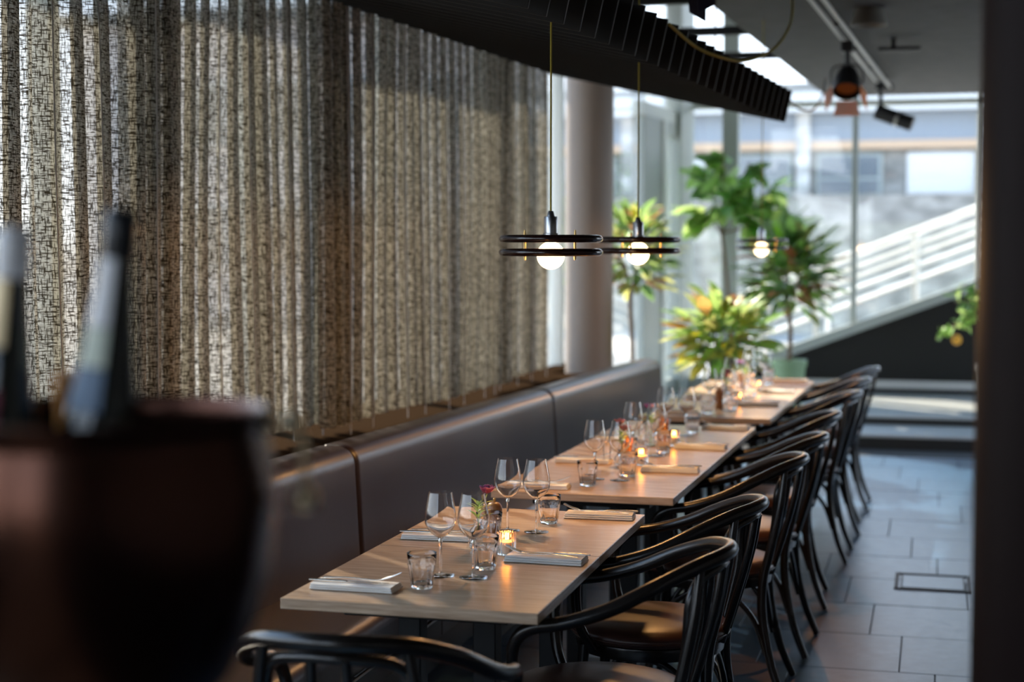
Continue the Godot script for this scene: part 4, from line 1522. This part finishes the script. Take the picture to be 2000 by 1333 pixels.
func build_track() -> void:
	# two parallel conductor rails under the ceiling
	var a := Vector3(-0.87, 2.94, -4.5)
	var b := Vector3(-0.415, 2.94, -14.6)
	a = Vector3(-0.766, 2.93, -6.0)
	b = Vector3(-0.43, 2.93, -13.9)
	var t := thing("lighting_track", "long twin rail lighting track under the dark ceiling", "lighting track")
	for s in [-1.0, 1.0]:
		var m := MB.new()
		m.tube([a + Vector3(s * 0.035, 0, 0), b + Vector3(s * 0.035, 0, 0)], 0.013, 10)
		part("rail", m, M.track, t)
	for k in 7:
		var p := a.lerp(b, 0.02 + 0.16 * k)
		var m := MB.new()
		m.box(p + Vector3(0, 0.01, 0), Vector3(0.09, 0.02, 0.03), 0.002)
		m.box(p + Vector3(0, 0.045, 0), Vector3(0.02, 0.05, 0.02), 0.002)
		part("bracket", m, M.black_paint, t)
	var m := MB.new()
	m.box(b + Vector3(0, 0, -0.01), Vector3(0.12, 0.05, 0.05), 0.004)
	part("end_stop", m, M.black_paint, t)
	# theatre spot with warm barn doors
	var base := a.lerp(b, (10.55 - 6.0) / 7.9) + Vector3(0, -0.036, 0)
	var sp := thing("barn_door_spotlight", "black spotlight with amber lit barn doors hanging from the track", "spotlight", base + Vector3(0.0, -0.02, 0))
	m = MB.new()
	m.box(Vector3(0, 0.0, 0), Vector3(0.075, 0.07, 0.12), 0.005)
	m.tube([Vector3(0, -0.03, 0), Vector3(0, -0.12, 0)], 0.016, 10)
	part("hanger", m, M.black_paint, sp)
	m = MB.new()
	m.tube(spline([Vector3(-0.10, -0.24, 0), Vector3(-0.10, -0.16, 0), Vector3(-0.06, -0.12, 0), Vector3(0.06, -0.12, 0), Vector3(0.10, -0.16, 0), Vector3(0.10, -0.24, 0)], 4), 0.007, 8)
	part("yoke", m, M.black_paint, sp)
	var head := MB.new()
	head.xf = Transform3D(Basis(Vector3.RIGHT, -0.62), Vector3(0, -0.23, 0))
	head.lathe([Vector2(0, 0.10), Vector2(0.055, 0.10), Vector2(0.065, 0.08), Vector2(0.085, 0.02), Vector2(0.09, -0.07), Vector2(0.082, -0.075), Vector2(0.075, -0.03), Vector2(0, -0.025)], 28)
	part("housing", head, M.black_paint, sp)
	var lens := MB.new()
	lens.xf = Transform3D(Basis(Vector3.RIGHT, -0.62), Vector3(0, -0.23, 0))
	lens.lathe([Vector2(0, -0.034), Vector2(0.068, -0.030), Vector2(0.068, -0.036), Vector2(0, -0.044)], 24)
	var em := StandardMaterial3D.new()
	em.albedo_color = Color(0.05, 0.03, 0.02)
	em.emission_enabled = true
	em.emission = Color(1.0, 0.5, 0.2)
	em.emission_energy_multiplier = 0.04
	part("lens", lens, em, sp)
	for k in [1, 2, 3]:
		var f := MB.new()
		var bs := Basis(Vector3.RIGHT, -0.62) * Basis(Vector3.UP, PI * 0.5 * k)
		f.xf = Transform3D(bs, Vector3(0, -0.23, 0))
		var w1 := 0.062
		var w2 := 0.085
		var pts := []
		f.xf = f.xf * Transform3D(Basis(Vector3.RIGHT, 0.0), Vector3(0, -0.076, 0.088)) * Transform3D(Basis(Vector3.RIGHT, PI - 0.45), Vector3.ZERO)
		f.prism(PackedVector2Array([Vector2(-w1, 0.0), Vector2(w1, 0.0), Vector2(w2, 0.10), Vector2(-w2, 0.10)]), -0.001, 0.001)
		# prism lies in xy; turn so that y runs along the flap
		part("barn_door", f, M.flap, sp)
	var l := SpotLight3D.new()
	l.name = "spot_light"
	l.light_color = Color(1.0, 0.66, 0.34)
	l.light_energy = 0.55
	l.light_size = 0.02
	l.spot_range = 20.0
	l.spot_attenuation = 2.0
	l.spot_angle = 52.0
	l.shadow_enabled = true
	sp.add_child(l)
	l.transform = Transform3D(Basis(Vector3.RIGHT, -0.62), Vector3(0, -0.23, 0)) * Transform3D(Basis(Vector3.RIGHT, -PI / 2), Vector3(0, -0.072, 0))
	# small cylinder spot
	var b2 := a.lerp(b, (13.3 - 6.0) / 7.9) + Vector3(0, -0.03, 0)
	var sq := thing("cylinder_spotlight", "small black cylinder spotlight at the far end of the track", "spotlight", b2 + Vector3(0.0, -0.02, 0))
	m = MB.new()
	m.box(Vector3(0, 0, 0), Vector3(0.07, 0.06, 0.10), 0.004)
	m.tube([Vector3(0, -0.02, 0), Vector3(0.01, -0.19, 0)], 0.018, 10)
	part("hanger", m, M.black_paint, sq)
	m = MB.new()
	var d := Vector3(0.93, -0.36, 0.1).normalized()
	m.tube([Vector3(-0.03, -0.20, 0), Vector3(-0.03, -0.20, 0) + d * 0.17], 0.062, 20)
	part("housing", m, M.black_paint, sq)
	m = MB.new()
	m.tube([Vector3(-0.03, -0.20, 0) + d * 0.17, Vector3(-0.03, -0.20, 0) + d * 0.195], 0.064, 20)
	part("ring", m, M.steel, sq)
	m = MB.new()
	m.tube([Vector3(-0.03, -0.20, 0) + d * 0.195, Vector3(-0.03, -0.20, 0) + d * 0.31], 0.06, 20)
	part("snoot", m, M.black_paint, sq)
	# barn door of another spotlight cut by the frame's top edge
	var sr := thing("purple_barn_door_spotlight", "spotlight with purple black barn door at the picture's top edge", "spotlight", Vector3(-0.905, 2.607, -6.30))
	m = MB.new()
	m.lathe([Vector2(0, 0.20), Vector2(0.06, 0.20), Vector2(0.09, 0.10), Vector2(0.09, 0.0), Vector2(0, 0.0)], 24)
	part("housing", m, M.black_paint, sr)
	m = MB.new()
	m.tube([Vector3(0.0, 0.19, 0), Vector3(0.0, 0.28, 0), Vector3(0.09, 0.305, 0)], 0.012, 8)
	part("hanger", m, M.black_paint, sr)
	for k in 2:
		m = MB.new()
		m.xf = Transform3D(Basis(Vector3.UP, 0.3 + PI * k), Vector3(0, 0.004, 0)) * Transform3D(Basis(Vector3.RIGHT, -0.25), Vector3(0, 0, 0.086))
		m.prism(PackedVector2Array([Vector2(-0.032, 0.0), Vector2(0.045, 0.0), Vector2(0.034, -0.085), Vector2(-0.034, -0.122)]), -0.001, 0.001)
		part("barn_door", m, M.purple_paint, sr)
	# drum downlight and small bar on the ceiling
	m = MB.new()
	m.lathe([Vector2(0, 0.0), Vector2(0.084, 0.0), Vector2(0.108, -0.10), Vector2(0.101, -0.10), Vector2(0.078, -0.02), Vector2(0.0, -0.02)], 32)
	var dl := thing("drum_downlight", "grey drum shaped downlight on the dark ceiling", "ceiling lamp", Vector3(-0.405, CEIL, -9.75))
	part("shade", m, M.drum, dl)
	m = MB.new()
	m.box(Vector3(-0.26, 2.93, -11.2), Vector3(0.28, 0.025, 0.05), 0.003)
	m.box(Vector3(-0.30, 2.968, -11.2), Vector3(0.03, 0.064, 0.03), 0.002)
	single("ceiling_bar", m, M.black_paint, "short black bar fixed under the dark ceiling", "ceiling fitting")
	# drooping cables
	m = MB.new()
	m.tube(spline([Vector3(-0.985, 2.43, -6.0), Vector3(-0.924, 2.377, -6.283), Vector3(-0.846, 2.354, -6.458), Vector3(-0.779, 2.365, -6.684), Vector3(-0.708, 2.44, -7.018), Vector3(-0.682, 2.571, -7.448), Vector3(-0.690, 2.716, -7.85), Vector3(-0.715, 2.905, -8.1)], 8), 0.0065, 8)
	single("yellow_cable", m, M.cord_yellow, "mustard yellow cable drooping from the canopy to the track", "cable")
	m = MB.new()
	m.tube(spline([Vector3(-0.845, 2.47, -9.03), Vector3(-0.835, 2.44, -9.4), Vector3(-0.815, 2.422, -9.788), Vector3(-0.755, 2.437, -10.10), Vector3(-0.715, 2.53, -10.28), Vector3(-0.70, 2.66, -10.4)], 8), 0.006, 8)
	single("grey_cable", m, M.cord_grey, "grey cable looping from the canopy's end to the amber spotlight", "cable")

# ------------------------------------------------------------------ plants
func add_leaf(parent: Node3D, lm: Mesh, mt: Material, p: Vector3, yaw: float, pitch: float, roll: float, s: float) -> void:
	var o := part("leaf", lm, mt, parent)
	o.transform = Transform3D(Basis(Vector3.UP, yaw) * Basis(Vector3.BACK, pitch) * Basis(Vector3.RIGHT, roll) * Basis().scaled(Vector3.ONE * s), p)

func pot(parent: Node3D, r0: float, r1: float, h: float, mt: Material) -> void:
	var m := MB.new()
	m.lathe([Vector2(0, 0), Vector2(r0, 0), Vector2(r1 * 0.97, h * 0.86), Vector2(r1 * 1.04, h * 0.87), Vector2(r1 * 1.05, h), Vector2(r1 * 0.93, h), Vector2(r1 * 0.90, h * 0.9), Vector2(0, h * 0.9)], 36)
	part("pot", m, mt, parent)
	m = MB.new()
	m.lathe([Vector2(0, h * 0.905), Vector2(r1 * 0.89, h * 0.905), Vector2(r1 * 0.6, h * 0.93), Vector2(0, h * 0.94)], 24)
	part("soil", m, M.soil, parent)

func croton(called: String, label: String, at: Vector3, trunk: float, pr: Array, h: float, R: Vector3, n: int, mats: Array, L: float, sd: int, pm: Material) -> void:
	var t := thing(called, label, "potted plant", at)
	pot(t, pr[0], pr[1], pr[2], pm)
	rng.seed = sd
	var c := Vector3(0, h, 0)
	var m := MB.new()
	var branches := []
	var nb := 6
	for k in nb:
		var a := TAU * k / nb + rng.randf_range(-0.3, 0.3)
		var e := c + Vector3(cos(a) * R.x * 0.45, rng.randf_range(-0.1, 0.75) * R.y, sin(a) * R.z * 0.45)
		branches.append(e)
	if trunk > 0.0:
		m.tube(spline([Vector3(0, pr[2] * 0.9, 0), Vector3(0.012, lerpf(pr[2], h, 0.35), 0.01), Vector3(-0.01, lerpf(pr[2], h, 0.7), 0), c - Vector3(0, R.y * 0.5, 0)], 5), trunk, 8)
		for e in branches: m.tube(spline([c - Vector3(0, R.y * 0.55, 0), (c - Vector3(0, R.y * 0.3, 0)).lerp(e, 0.5), e], 4), trunk * 0.5, 6)
	else:
		for e in branches: m.tube(spline([Vector3(e.x * 0.15, pr[2] * 0.9, e.z * 0.15), Vector3(e.x * 0.6, pr[2] + (e.y - pr[2]) * 0.5, e.z * 0.6), e], 4), 0.008, 6)
	part("stem", m, M.bark, t)
	var lms := [leaf_mesh(L, L * 0.40, 0.22, 0.3, 7), leaf_mesh(L * 0.85, L * 0.42, 0.35, 0.25, 7), leaf_mesh(L * 1.1, L * 0.33, 0.12, 0.35, 7)]
	for i in n:
		# leaves sit in whorls on the crown's surface, pointing out and up
		var u := rng.randf_range(-0.75, 1.0)
		var a := rng.randf() * TAU
		var q := sqrt(maxf(0.0, 1.0 - u * u))
		var rr := rng.randf_range(0.3, 1.0)
		var p := c + Vector3(cos(a) * q * R.x, u * R.y, sin(a) * q * R.z) * rr * 0.8
		var wgt: float = rng.randf()
		var mi: int = int(wgt * mats.size()) % mats.size()
		add_leaf(t, lms[i % 3], mats[mi], p, -a + rng.randf_range(-0.5, 0.5), 0.25 + 0.75 * u + rng.randf_range(-0.3, 0.3), rng.randf_range(-0.5, 0.5), rng.randf_range(0.75, 1.15))

func build_plants() -> void:
	var G := 0.18
	# bushy yellow plant behind the far tables
	croton("yellow_croton", "bushy yellow green croton behind the far tables", Vector3(-1.46, 0.0, -11.25), 0.0, [0.13, 0.17, 0.32], 0.94, Vector3(0.36, 0.36, 0.34), 270, [M.leaf_lime, M.leaf_yellow, M.leaf_green, M.leaf_yellow, M.leaf_olive, M.leaf_lime, M.leaf_dark, M.leaf_yellow, M.leaf_lime, M.leaf_green, M.leaf_yellow, M.leaf_lime, M.leaf_orange], 0.20, 5, M.pot_dark)
	# tall croton tree in the green pot
	croton("croton_tree", "tall dark leaved croton tree in a green pot", Vector3(-1.213, G, -13.85), 0.020, [0.11, 0.146, 0.425], 1.13, Vector3(0.37, 0.60, 0.34), 300, [M.leaf_dark, M.leaf_olive, M.leaf_dark, M.leaf_red, M.leaf_green, M.leaf_dark, M.leaf_olive, M.leaf_lime, M.leaf_green], 0.245, 8, M.pot_green)
	# croton beside the column
	croton("column_croton", "tall multicoloured croton tree beside the pale column", Vector3(-2.26, 0.0, -12.05), 0.018, [0.13, 0.17, 0.34], 1.50, Vector3(0.36, 0.50, 0.33), 240, [M.leaf_green, M.leaf_dark, M.leaf_olive, M.leaf_dark, M.leaf_lime, M.leaf_red, M.leaf_dark, M.leaf_olive, M.leaf_dark, M.leaf_yellow], 0.18, 12, M.pot_dark)
	# fiddle leaf fig with slender trunk
	var t := thing("fiddle_leaf_fig", "slender fig tree with broad bright green leaves", "potted plant", Vector3(-1.90, G, -14.95))
	pot(t, 0.13, 0.17, 0.34, M.pot_dark)
	rng.seed = 21
	var m := MB.new()
	m.tube(spline([Vector3(0.03, 0.3, 0), Vector3(0.03, 0.8, 0.01), Vector3(-0.01, 1.25, 0), Vector3(-0.05, 1.55, 0)], 6), 0.016, 8)
	var tips := [Vector3(-0.24, 1.72, 0.1), Vector3(-0.04, 2.32, -0.05), Vector3(0.22, 2.18, 0.1), Vector3(0.42, 1.95, -0.1), Vector3(0.60, 1.6, 0.05), Vector3(-0.22, 2.1, -0.15), Vector3(0.05, 1.95, 0.15), Vector3(0.36, 1.58, 0.1)]
	for e in tips: m.tube(spline([Vector3(-0.05, 1.52, 0), Vector3(-0.05, 1.58, 0).lerp(e, 0.5), e], 4), 0.007, 6)
	part("stem", m, M.bark, t)
	var big := [leaf_mesh(0.30, 0.21, 0.25, 0.15, 8, 0.03), leaf_mesh(0.25, 0.19, 0.4, 0.2, 8, 0.04), leaf_mesh(0.33, 0.22, 0.1, 0.1, 8, 0.03)]
	for i in 125:
		var e: Vector3 = tips[i % tips.size()]
		var p := Vector3(-0.02, 1.62, 0).lerp(e, rng.randf_range(0.3, 1.02))
		var a := atan2(-e.z, e.x) + rng.randf_range(-1.4, 1.4)
		add_leaf(t, big[i % 3], [M.leaf_green, M.leaf_lime, M.leaf_green, M.leaf_green, M.leaf_dark][i % 5], p, a, rng.randf_range(-0.9, 0.8), rng.randf_range(-0.8, 0.8), rng.randf_range(0.7, 1.0))
	# citrus tree hidden behind the pillar, one branch reaching out
	var c := thing("citrus_tree", "citrus branch with orange fruit reaching out behind the dark pillar", "potted plant", Vector3(0.55, G, -14.3))
	pot(c, 0.14, 0.19, 0.38, M.pot_dark)
	m = MB.new()
	m.tube(spline([Vector3(0, 0.34, 0), Vector3(0.02, 0.6, 0), Vector3(0, 0.9, 0), Vector3(0.02, 1.3, 0)], 5), 0.018, 8)
	var tp := [Vector3(-0.38, 0.92, 0.1), Vector3(-0.48, 0.66, 0.05), Vector3(-0.32, 1.06, -0.1), Vector3(-0.36, 0.74, 0.1), Vector3(0.3, 1.2, 0), Vector3(0.1, 1.5, 0.1)]
	for e in tp: m.tube(spline([Vector3(0, 0.85, 0), Vector3(0, 0.95, 0).lerp(e, 0.5), e], 4), 0.007, 6)
	part("stem", m, M.bark, c)
	var sl := [leaf_mesh(0.12, 0.055, 0.3, 0.2, 6), leaf_mesh(0.10, 0.05, 0.15, 0.2, 6)]
	for i in 130:
		var e: Vector3 = tp[i % tp.size()]
		var p := Vector3(0, 0.95, 0).lerp(e, rng.randf_range(0.4, 1.02)) + Vector3(rng.randf_range(-0.05, 0.05), rng.randf_range(-0.05, 0.05), rng.randf_range(-0.05, 0.05))
		add_leaf(c, sl[i % 2], [M.leaf_green, M.leaf_lime, M.leaf_green][i % 3], p, rng.randf() * TAU, rng.randf_range(-1.2, 0.6), rng.randf_range(-0.6, 0.6), rng.randf_range(0.8, 1.15))
	for q in [Vector3(-0.365, 0.60, 0.12), Vector3(0.1, 0.8, 0.15)]:
		m = MB.new()
		m.sphere(q, Vector3(0.042, 0.045, 0.042), 20, 14)
		part("fruit", m, M.fruit, c, "ripe orange fruit")

# ------------------------------------------------------------------ champagne bucket in the foreground
func build_bucket() -> void:
	var at := Vector3(-0.761, 1.155, -1.342)
	# small serving stand under the bucket, below the picture
	var sd := thing("serving_stand", "slim dark serving stand under the copper bucket", "stand", Vector3(at.x, 0, at.z))
	var m := MB.new()
	m.lathe([Vector2(0, 0.0), Vector2(0.16, 0.0), Vector2(0.16, 0.015), Vector2(0.03, 0.03), Vector2(0.02, 0.06), Vector2(0.02, 1.09), Vector2(0.05, 1.12), Vector2(0.105, 1.13), Vector2(0.105, 1.154), Vector2(0, 1.154)], 32)
	part("body", m, M.black_steel, sd)
	var t := thing("champagne_bucket", "dark copper champagne bucket out of focus in the foreground", "ice bucket", at)
	m = MB.new()
	m.lathe([Vector2(0.0000, 0.0), Vector2(0.0833, 0.0), Vector2(0.0944, 0.006), Vector2(0.1199, 0.035), Vector2(0.1443, 0.085), Vector2(0.1598, 0.14), Vector2(0.1659, 0.19), Vector2(0.1648, 0.23), Vector2(0.1576, 0.262), Vector2(0.1560, 0.276), Vector2(0.1610, 0.282), Vector2(0.1610, 0.288), Vector2(0.1543, 0.290), Vector2(0.1499, 0.282), Vector2(0.1510, 0.262), Vector2(0.1582, 0.23), Vector2(0.1593, 0.19), Vector2(0.1532, 0.14), Vector2(0.1376, 0.088), Vector2(0.1110, 0.04), Vector2(0.0833, 0.010), Vector2(0.0000, 0.008)], 64)
	part("body", m, M.copper, t)
	# lug and drop handle on the right
	for s in [0.0, PI]:
		m = MB.new()
		var dir := Vector3(cos(0.26 + s), 0, -sin(0.26 + s))
		var o := dir * 0.160 + Vector3(0, 0.274, 0)
		m.sphere(o + Vector3(0, 0.004, 0) - dir * 0.004, Vector3(0.012, 0.012, 0.012), 14, 10)
		m.sphere(o + dir * 0.022 + Vector3(0, 0.003, 0), Vector3(0.011, 0.011, 0.011), 14, 10)
		m.tube(spline([o, o + dir * 0.02, o + dir * 0.030 + Vector3(0, -0.012, 0), o + dir * 0.033 + Vector3(0, -0.04, 0), o + dir * 0.034 + Vector3(0, -0.060, 0)], 5), 0.0042, 10)
		m.sphere(o + dir * 0.034 + Vector3(0, -0.069, 0), Vector3(0.0125, 0.0125, 0.0125), 16, 12)
		part("handle", m, M.brass_pale, t, "brass drop handle")
	# bottles
	var mk := func(called: String, label: String, base: Vector3, lean: Vector3, body: Material, foil_top: Material, foil_low: Material, lit_neck_label: Material, lab: Material, lab2: Material, size := 1.0) -> void:
		var b := thing(called, label, "bottle", base)
		var up := lean.normalized()
		var rt := up.cross(Vector3.BACK).normalized()
		b.basis = Basis(rt, up, rt.cross(up))
		var q := MB.new()
		q.lathe([Vector2(0, 0.0), Vector2(0.038, 0.0), Vector2(0.042, 0.006), Vector2(0.042, 0.075), Vector2(0.0400, 0.105), Vector2(0.0345, 0.140), Vector2(0.0262, 0.190), Vector2(0.0203, 0.236), Vector2(0.0172, 0.262), Vector2(0.0152, 0.285), Vector2(0.0145, 0.30), Vector2(0, 0.30)], 36)
		part("glass_body", q, body, b)
		for bd in [["label", lab, [Vector2(0.0424, 0.015), Vector2(0.0424, 0.072)]], ["lit_side_shoulder_label", lab2, [Vector2(0.0340, 0.147), Vector2(0.0306, 0.166), Vector2(0.0272, 0.187)]], ["lit_side_collar", lit_neck_label, [Vector2(0.0269, 0.1885), Vector2(0.0248, 0.205), Vector2(0.0221, 0.2255)]], ["lit_side_neck_foil", foil_low, [Vector2(0.0220, 0.2265), Vector2(0.0208, 0.236), Vector2(0.0177, 0.262), Vector2(0.0161, 0.285), Vector2(0.0157, 0.291)]]]:
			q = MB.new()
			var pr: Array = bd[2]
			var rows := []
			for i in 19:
				var an := deg_to_rad(lerpf(68.0, 215.0, i / 18.0))  # foil and labels stop at the lit side; side light put into their shape
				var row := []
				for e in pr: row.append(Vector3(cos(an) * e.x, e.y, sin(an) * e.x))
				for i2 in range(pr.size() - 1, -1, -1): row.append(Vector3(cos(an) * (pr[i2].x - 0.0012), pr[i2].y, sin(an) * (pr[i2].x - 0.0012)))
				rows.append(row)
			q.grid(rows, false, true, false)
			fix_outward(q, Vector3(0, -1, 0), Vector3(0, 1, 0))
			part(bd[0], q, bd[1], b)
		q = MB.new()
		q.lathe([Vector2(0, 0.2915), Vector2(0.0163, 0.2915), Vector2(0.0162, 0.302), Vector2(0.0175, 0.306), Vector2(0.0165, 0.314), Vector2(0.0172, 0.322), Vector2(0.0160, 0.334), Vector2(0.012, 0.339), Vector2(0, 0.340)], 32)
		part("cap_foil", q, foil_top, b)
		b.scale = Vector3.ONE * size
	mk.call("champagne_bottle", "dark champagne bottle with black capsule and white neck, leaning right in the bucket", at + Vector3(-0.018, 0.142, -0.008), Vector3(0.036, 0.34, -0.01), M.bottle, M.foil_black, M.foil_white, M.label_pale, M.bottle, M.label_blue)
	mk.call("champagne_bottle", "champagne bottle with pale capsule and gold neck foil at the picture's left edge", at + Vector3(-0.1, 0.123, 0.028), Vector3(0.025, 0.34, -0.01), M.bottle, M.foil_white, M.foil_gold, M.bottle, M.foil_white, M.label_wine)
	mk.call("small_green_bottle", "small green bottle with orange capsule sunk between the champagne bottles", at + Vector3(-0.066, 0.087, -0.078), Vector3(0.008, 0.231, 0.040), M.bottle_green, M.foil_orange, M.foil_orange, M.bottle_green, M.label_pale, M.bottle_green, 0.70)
